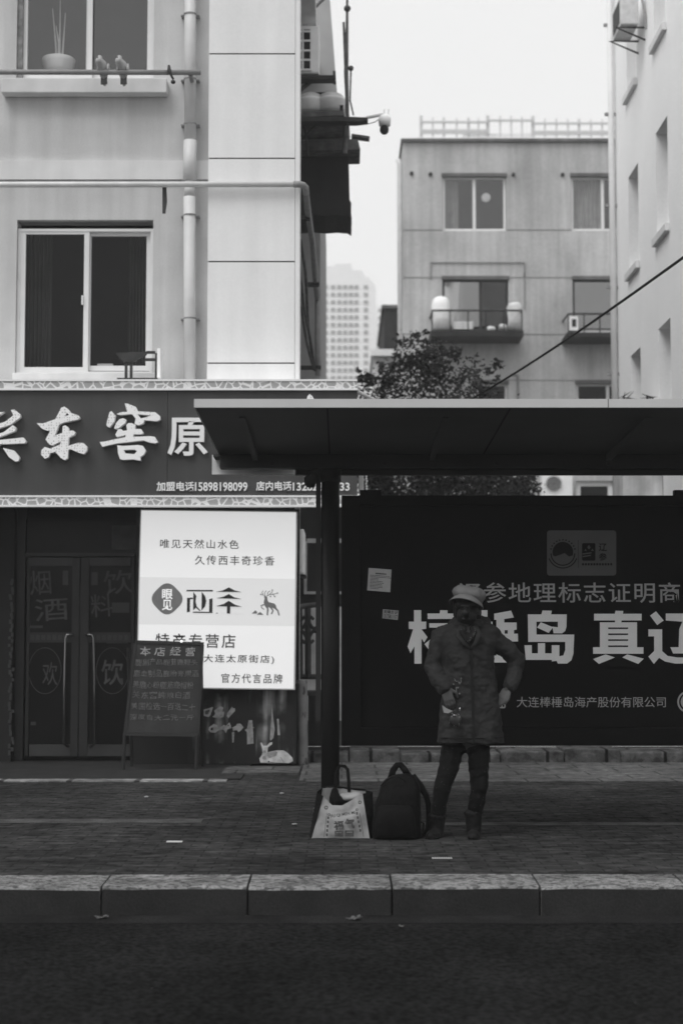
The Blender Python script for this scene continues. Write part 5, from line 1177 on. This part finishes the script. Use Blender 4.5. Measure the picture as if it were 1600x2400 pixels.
for (x, y) in ((964, 407), (1008, 409), (1202, 410), (1317, 410)): c = P(x, y, YR); put('vent', MB().tube([c + Vector((0, -.06, 0)), c + Vector((0, .0, 0))], .055, 10), 'darkframe', rb)
q = MB(); cx = rx0 - .09
q.tube([(cx, YR + .05, .2), (cx, YR + .05, P(800, 385, YR).z), (cx - .05, YR + .05, P(800, 372, YR).z)], .065, 10); put('downpipe', q.mesh('d', True), 'pipe', rb)
for (x0, y0, x1, y1) in ((1009, 615, 1228, 615), (1009, 615, 1009, 655), (1228, 615, 1228, 725), (1195, 877, 1213, 880), (1213, 880, 1213, 960), (1228, 640, 1228, 650)): put('wall_pipe', MB().tube([P(x0, y0, YR - .03), P(x1, y1, YR - .03)], .018 if y0 < 800 else .03, 6), 'pipegrey', rb)
def balcony(x0, x1, y0, y1, yr, out=1.15):
    c = RC(x0, y0, x1, y1, YR - out); b_ = put('balcony', MB().box(c[0], c[1], YR - out, YR - .003, c[2], c[3]), 'sheet', rb)
    z = P(800, yr, YR - out).z; q = MB(); q.tube([(c[0] + .04, YR - .01, z), (c[0] + .04, YR - out + .04, z), (c[1] - .04, YR - out + .04, z), (c[1] - .04, YR - .01, z)], .03, 6)
    n = 5
    for k in range(n + 1): x = c[0] + .04 + (c[1] - c[0] - .08) * k / n; q.tube([(x, YR - out + .04, c[3]), (x, YR - out + .04, z)], .018, 6)
    put('railing', q, 'darkframe', b_); return c
bc = balcony(1009, 1226, 774, 788, 727); balcony(1328, 1520, 779, 790, 735)
def blob(name, rc, dep, Y, lab, m='white', rnd=.5, cat='container'):
    x0, x1, z0, z1 = rc; rg = []; cx = (x0 + x1) / 2; hw = (x1 - x0) / 2
    for t, k in ((0, .97), (.35, 1), (1 - rnd * .6, 1), (1 - rnd * .25, .88), (1 - rnd * .08, .62), (1, .2)):
        rg.append([Vector((cx + hw * k * math.copysign(abs(math.cos(a_)) ** .8, math.cos(a_)), Y + dep * k * math.sin(a_), z0 + (z1 - z0) * t)) for a_ in [j_ * math.pi / 10 for j_ in range(20)]])
    return tag(put(name, wrinkle(MB().rings(rg).mesh(name, True), .0 if 'barrel' in name else .05, 6), m, base=(cx, Y, z0)), lab, cat)
Yc = YR - .7
zb0 = bc[3]
def R2(x0, y0, x1, y1): c = RC(x0, y0, x1, y1, Yc); return (c[0], c[1], max(c[2], zb0 + .003), c[3])
blob('water_barrel', R2(1011, 695, 1054, 774), .25, Yc, 'tall white rounded barrel at the left end of the balcony', rnd=.45)
blob('white_sack', R2(1188, 711, 1224, 774), .22, Yc, 'bulging white sack at the right end of the balcony', 'dirtywhite', .25, 'sack')
c = R2(1061, 755, 1107, 773); t = thing('plastic_crate', 'white slatted crate on the balcony floor beside the barrel', 'crate', ((c[0] + c[1]) / 2, Yc, c[2]))
q = MB()
for k in range(3): z = c[2] + (c[3] - c[2]) * k / 3; q.box(c[0], c[1], Yc - .15, Yc + .15, z, z + (c[3] - c[2]) * .24)
put('slat', q, 'white', t); q = MB()
for x in (c[0] - .002, (c[0] + c[1]) / 2 - .02, c[1] - .038): q.box(x, x + .04, Yc - .153, Yc + .153, c[2] + .001, c[3])
put('rib', q, 'dirtywhite', t)
blob('foam_block', R2(1142, 768, 1158, 774), .1, Yc, 'small white bundle on the balcony floor under the dark pane', rnd=.3, cat='bundle'); blob('white_bag', R2(1168, 760, 1187, 774), .15, Yc, 'slumped white bag leaning on the white sack', 'dirtywhite', .8, 'bag')
c = RC(1332, 742, 1353, 775, YR - 1.0); ac3 = ac_unit('small white air conditioner at the left end of the second balcony', (c[0], c[1], P(800, 779, YR - 1.0).z + .03, c[3]), YR - 1.1, .3)
put('fan', MB().box(c[0] + .07, c[1] - .06, YR - 1.112, YR - 1.102, P(800, 766, YR - 1.1).z, P(800, 748, YR - 1.1).z), 'black', ac3)
c = RC(1270, 1106, 1342, 1166, YR - .5); ac4 = ac_unit('white air conditioner with a round fan in the gap under the shelter roof', c, YR - .42, .35)
cc = P(1297, 1134, YR - .43); put('fan', MB().tube([cc, cc + Vector((0, .008, 0))], .21, 20), 'iron', ac4)
q = MB()
for k in range(4): q.tube([cc + Vector((.235 * math.cos(a_) , -.012, .235 * math.sin(a_))) if k == 3 else cc + Vector(((.06 + .06 * k) * math.cos(a_), -.012, (.06 + .06 * k) * math.sin(a_))) for a_ in [j_ * math.pi / 10 for j_ in range(21)]], .008, 5, caps=False)
put('fan_guard', q, 'dirtywhite', ac4)
put('bracket', MB().box(c[0], c[1], YR - .4, YR - .003, c[2] - .06, c[2] - .003), 'iron', ac4)

# ------------------------------------------------------------------ right building
XW = 4.77
rt = thing('apartment_block', 'pale rendered apartment block along the right side with deep window recesses', 'building', (XW + 2, 26, .13))
cols = [(27.0, 26.1), (24.6, 23.7), (22.2, 21.3)]
zh = P(1494, 381, 26.1).z; wh = 1.60
wins = [(ya, yb, zh + 3.0 * k - wh, zh + 3.0 * k) for (ya, yb) in cols for k in (-2, -1, 0, 1, 2)]
Ye = 28.25; Yn0 = 20.0; ztop = 17.0
# wall as strips around the openings
q = MB(); ysr = sorted({Yn0, Ye} | {v for w_ in wins for v in w_[:2]})
for y0, y1 in zip(ysr, ysr[1:]):
    ym = (y0 + y1) / 2; hs = sorted([(w_[2], w_[3]) for w_ in wins if w_[1] < ym < w_[0]]); z = .13
    for (a_, b_) in hs: q.box(XW, XW + .3, y0, y1, z, a_); z = b_
    q.box(XW, XW + .3, y0, y1, z, ztop)
me = q.mesh('w'); bm = bmesh.new(); bm.from_mesh(me); bmesh.ops.remove_doubles(bm, verts=bm.verts, dist=1e-5)
dead = {}
for f in bm.faces: dead.setdefault(tuple(round(c_, 4) for c_ in f.calc_center_median()), []).append(f)
bmesh.ops.delete(bm, geom=[f for g_ in dead.values() if len(g_) > 1 for f in g_], context='FACES'); bm.to_mesh(me); bm.free()
put('wall', me, 'right', rt)
put('end_wall', MB().box(XW + .302, XW + 9, Ye - .3, Ye, .13, ztop), 'right', rt); put('end_wall', MB().box(XW + .302, XW + 9, Yn0, Yn0 + .3, .13, ztop), 'right', rt)
put('roof', MB().box(XW - .2, XW + 9.2, Yn0 - .2, Ye + .2, ztop + .002, ztop + .3), 'band', rt)
for (ya, yb, z0, z1) in wins:
    fr_ = MB(); fr_.box(XW + .20, XW + .25, yb + .001, yb + .06, z0, z1); fr_.box(XW + .20, XW + .25, ya - .06, ya - .001, z0, z1); fr_.box(XW + .201, XW + .249, yb + .06, ya - .06, z0, z0 + .06); fr_.box(XW + .201, XW + .249, yb + .06, ya - .06, z1 - .06, z1)
    o = put('window', fr_, 'frame', rt)
    put('pane', MB().box(XW + .222, XW + .228, yb + .06, ya - .06, z0 + .06, z1 - .06), 'doorglass', o)
    put('sill', bevel(MB().box(XW - .07, XW - .001, yb - .06, ya + .10, z0 - .13, z0 - .01).mesh('s'), .01), 'sill', o)
q = MB(); q.tube([(XW - .08, Ye - .1, .2), (XW - .08, Ye - .1, 16.5)], .055, 12); dpr = put('downpipe', q.mesh('d', True), 'pipe', rt)
for y in (59, 268, 482, 674, 877): c = P(1440, y, Ye - .1); put('clamp', MB().box(XW - .19, XW - .001, Ye - .125, Ye - .075, c.z - .025, c.z + .025), 'pipegrey', dpr)
t = thing('air_conditioner', 'grey air conditioner on iron brackets high on the right building', 'air conditioner', (XW - .25, 26.2, P(1490, 78, 25.6).z), 'outdoor air-conditioner units')
zA, zB = P(1490, 78, 25.6).z, P(1490, 10, 25.6).z
put('casing', bevel(MB().box(XW - .40, XW - .12, 25.2, 26.0, zA, zB).mesh('c'), .02), 'dirtywhite', t)
for y in (25.3, 25.9): q = MB(); q.tube([(XW - .003, y, zA - .02), (XW - .46, y, zA - .02), (XW - .003, y, zA - .22)], .018, 6); put('bracket', q, 'iron', t)
q = MB(); q.tube([(XW - .14, 25.4, zB - .1), (XW - .22, 25.3, zB + .05), (XW - .08, 25.24, zB + .1), (XW - .03, 25.14, zA + .1), (XW - .02, 25.14, zA - .1)], .02, 8); put('hose', q, 'pipegrey', t)
put('fan', MB().box(XW - .408, XW - .402, 25.3, 25.9, zA + .06, zB - .06), 'black', t)
# weeds on the wall top by the shelter roof edge
for i, (px, lab) in enumerate(((1468, 'small weed on the wall by the downpipe, just above the shelter roof'), (1518, 'small weed on the wall between the two window columns, just above the shelter roof'))):
    q = MB()
    for k in range(9):
        b_ = P(px + random.uniform(-6, 6), 948, 24.5 + i * .3); q.tube([b_, b_ + Vector((random.uniform(-.08, .08), 0, random.uniform(.05, .13))), b_ + Vector((random.uniform(-.14, .14), random.uniform(-.05, .05), random.uniform(.08, .2)))], [.01, .012, .003], 5)
    tag(put('weed', q, 'leaf', base=P(px, 950, 24.5)), lab, 'plant', 'weeds above the shelter roof')
q = MB(); c = P(1500, 952, 25); q.box(P(1440, 955, 25).x, XW - .01, 24.4, 25.2, .13, c.z); tag(put('yard_wall', q, 'gatewall', base=(4.5, 25, .13)), 'low yard wall at the foot of the right building, hidden behind the shelter roof', 'wall')

# ------------------------------------------------------------------ far buildings
def far_tower(lab, outline, Y, dep, wcols, wrows, ww, wh_, base_px):
    t = thing('tower_block', lab, 'building', P(base_px, 1490, Y))
    poly = [(q_.x, q_.z) for q_ in (P(x, y, Y) for x, y in outline)]; put('wall', MB().prism(poly, Y, Y + dep), 'tower', t)
    proto = None; s_ = Y / F
    for y in wrows:
        for x in wcols:
            c = P(x, y, Y)
            if proto is None:
                proto = put('window', MB().box(c.x - ww * s_ / 2, c.x + ww * s_ / 2, Y - .08, Y - .01, c.z - wh_ * s_ / 2, c.z + wh_ * s_ / 2), 'towerwin', t); p0 = c
            else:
                o = proto.copy(); col.objects.link(o); o.parent = t; o.location = c - p0
    return t
far_tower('tall pale tower block fading in the haze between the buildings', [(690, 1480), (690, 623), (786, 623), (786, 618), (822, 618), (826, 633), (848, 633), (856, 649), (863, 649), (881, 671), (881, 1480)], 170, 20, (763, 780, 795, 808.6, 822, 835, 857), [673 + 17.7 * k for k in range(14)], 10, 9, 800)
far_tower('lower pale block in the haze right of the tower block', [(883, 1480), (883, 713), (906, 713), (906, 720), (912, 730), (912, 1480)], 190, 20, (889, 899), [727 + 18 * k for k in range(6)], 6, 8, 890)
dk = thing('dark_house', 'narrow dark building sliver left of the rear building', 'building', P(915, 1490, 62))
c = RC(900, 726, 1000, 1490, 62); put('wall', MB().box(c[0], c[1], 62, 70, .13, c[3]), 'shed', dk); c = RC(900, 724, 1000, 745, 62); put('eave', MB().box(c[0] - .1, c[1], 61.8, 70.1, c[3] + .002, c[3] + .12), 'reartop', dk)
wb = thing('white_annex', 'low white annex behind the tree, left of the rear building', 'building', P(905, 1490, 54))
c = RC(876, 836, 960, 1490, 54); put('wall', MB().box(c[0], c[1], 54, 58, .13, c[3]), 'dirtywhite', wb); put('parapet', MB().box(c[0] - .1, c[1], 53.8, 58.1, c[3] + .002, c[3] + .22), 'white', wb)
for (x, y) in ((893, 848), (917, 850)): cc = RC(x - 7, y, x + 7, y + 20, 54); put('window', MB().box(cc[0], cc[1], 53.95, 53.998, cc[2], cc[3]), 'room', wb)
# hazy roof-top framework on a block behind
YH = 150
hb = thing('rooftop_block', 'hazy apartment block whose roof framework shows above the rear building', 'building', P(1210, 1490, YH))
c = RC(975, 322, 1600, 1490, YH); put('wall', MB().box(c[0], c[1] + 10, YH, YH + 18, .13, c[3]), 'tower', hb)
c = RC(1085, 305, 1252, 322, YH); put('parapet', MB().box(c[0], c[1], YH + 1, YH + 10, c[2] + .01, c[3]), 'tower', hb)
s_ = YH / F; q = MB()
posts = [(987, 268, 2.5), (1014, 273, 1.2), (1040, 272, 1.8), (1070, 274, 1.2), (1098, 273, 2), (1121, 274, 1.2), (1143, 268, 2.8), (1172, 269, 1.2), (1198, 269, 1.2), (1223, 270, 1.2), (1249, 269, 2.8), (1277, 275, 1.2), (1304, 275, 1.2), (1331, 276, 1.2), (1357, 276, 2), (1385, 277, 1.2), (1411, 277, 1.2), (1437, 277, 1.8), (1465, 277, 1.2)]
for (x, y, hw) in posts:
    p = P(x, y, YH); z0 = P(800, 326, YH).z; hw *= 1.35; q = MB().box(p.x - hw * s_, p.x + hw * s_, YH + .3, YH + .3 + 2 * hw * s_, z0, p.z); put('post', q, 'hazyframe', hb)
q = MB()
for (x0, x1, y) in ((985, 1143, 285), (1143, 1249, 281), (1249, 1600, 288), (985, 1143, 310), (1249, 1600, 313)):
    c = RC(x0, y - 1.5, x1, y + 1.5, YH); q.box(c[0], c[1], YH + .1, YH + .29, c[2] - .02, c[3] + (.25 if y > 300 else .03))
put('rail', q, 'hazyframe', hb)

# ------------------------------------------------------------------ tree and cable
YTR = 26.0
tr = thing('tree', 'small dark leafy tree in the yard behind the shelter roof', 'tree', Vector((P(1010, 1490, YTR).x, YTR, .13)))
base = wpos(tr); q = MB(); tips = []
q.tube([base, base + Vector((.05, 0, 1.2)), base + Vector((-.02, .05, 2.4)), base + Vector((-.08, 0, 3.4))], [.10, .08, .06, .03], 10)
limbs = []
for k in range(34):
    z0 = random.uniform(1.0, 3.3); a_ = random.uniform(0, 6.28)
    b_ = base + Vector((-.02 * z0, 0, z0)); 
    reach = random.uniform(.5, 1.2) * (1.25 - .22 * z0 * .8); e_ = b_ + Vector((reach * math.cos(a_), reach * .7 * math.sin(a_), random.uniform(.3, .9)))
    limbs.append((b_, e_)); q.tube([b_, (b_ + e_) / 2 + Vector((0, 0, .1)), e_], [.028, .018, .006], 6)
spr = [(991, 778, .12), (1000, 800, .2), (1055, 822, .2), (960, 838, .3), (900, 850, .2), (1100, 862, .25), (860, 880, .2), (1150, 878, .15)]
put('trunk', q.mesh('t', True), 'bark', tr)
lm = bmesh.new()
def leafq(c, s_):
    n = Vector((random.gauss(0, 1), random.gauss(-.5, 1), random.gauss(.6, 1))).normalized(); a_ = n.orthogonal().normalized(); b_ = n.cross(a_); an = random.uniform(0, 6.28)
    u = (a_ * math.cos(an) + b_ * math.sin(an)); v = n.cross(u); L = s_ * random.uniform(.7, 1.3)
    lm.faces.new([lm.verts.new(c + p) for p in (-u * L, v * L * .45, u * L, -v * L * .45)])
clumps = []
def cl(px, py, r, n, dy=0): clumps.append((P(px, py, YTR + dy), r, n))
for (px, py, r, n) in ((1000, 880, .62, 520), (940, 890, .45, 330), (1060, 890, .5, 350), (890, 905, .35, 240), (1110, 905, .35, 170), (985, 835, .34, 210), (1030, 840, .3, 150), (955, 850, .25, 130), (865, 890, .25, 130), (1000, 960, .8, 700), (900, 980, .5, 360), (1100, 980, .55, 360), (1000, 1060, .9, 800), (900, 1110, .55, 520), (1020, 1130, .7, 800), (1130, 1120, .6, 600), (1210, 1130, .35, 260), (1230, 1150, .3, 160), (870, 1140, .4, 420), (930, 1140, .5, 700), (1000, 1150, .6, 900), (1080, 1150, .6, 900), (1160, 1145, .5, 700), (1225, 1140, .35, 420), (990, 792, .15, 36), (1003, 775, .08, 10), (1075, 838, .18, 50), (1135, 880, .2, 50), (1060, 820, .1, 14), (1165, 885, .1, 14), (850, 885, .12, 26), (842, 872, .08, 9)):
    cl(px, py, r, n, random.uniform(-.3, .3))
for c, r, n in clumps:
    subs = [c + Vector((random.gauss(0, .45), random.gauss(0, .5), random.gauss(0, .45))) * r for _ in range(max(2, n // 22))]
    for _ in range(int(n * 1.6)):
        s0 = random.choice(subs); leafq(s0 + Vector((random.gauss(0, .22), random.gauss(0, .3), random.gauss(0, .2))) * min(r, .5), random.uniform(.030, .052))
me = bpy.data.meshes.new('crown'); lm.to_mesh(me); lm.free(); put('crown', me, 'leaf', tr)
q = MB(); A_, B_ = P(1660, 560, 14.5), P(1060, 950, 22); 
C_ = B_ + (B_ - A_) * .25
pts = []
for k in range(25):
    t_ = k / 24; p = A_ + (C_ - A_) * t_; p.z -= .10 * math.sin(math.pi * t_); pts.append(p)
q.tube(pts, .014, 8)
tag(put('overhead_cable', q.mesh('c', True), 'black', base=A_), 'thick black cable slanting down across the right building to the tree', 'cable')

# ------------------------------------------------------------------ haze
hz = MB().box(-120, 120, -4, 230, -1.4, 60)
m = bpy.data.materials.new('haze'); m.use_nodes = True; m.node_tree.nodes.clear()
oo = m.node_tree.nodes.new('ShaderNodeOutputMaterial'); pv = m.node_tree.nodes.new('ShaderNodeVolumePrincipled')
pv.inputs['Color'].default_value = (.97, .97, .97, 1); pv.inputs['Density'].default_value = 0.0012; pv.inputs['Anisotropy'].default_value = 0.2
m.node_tree.links.new(pv.outputs[0], oo.inputs['Volume']); M['haze'] = m
tag(put('haze', hz, 'haze'), kind='stuff')
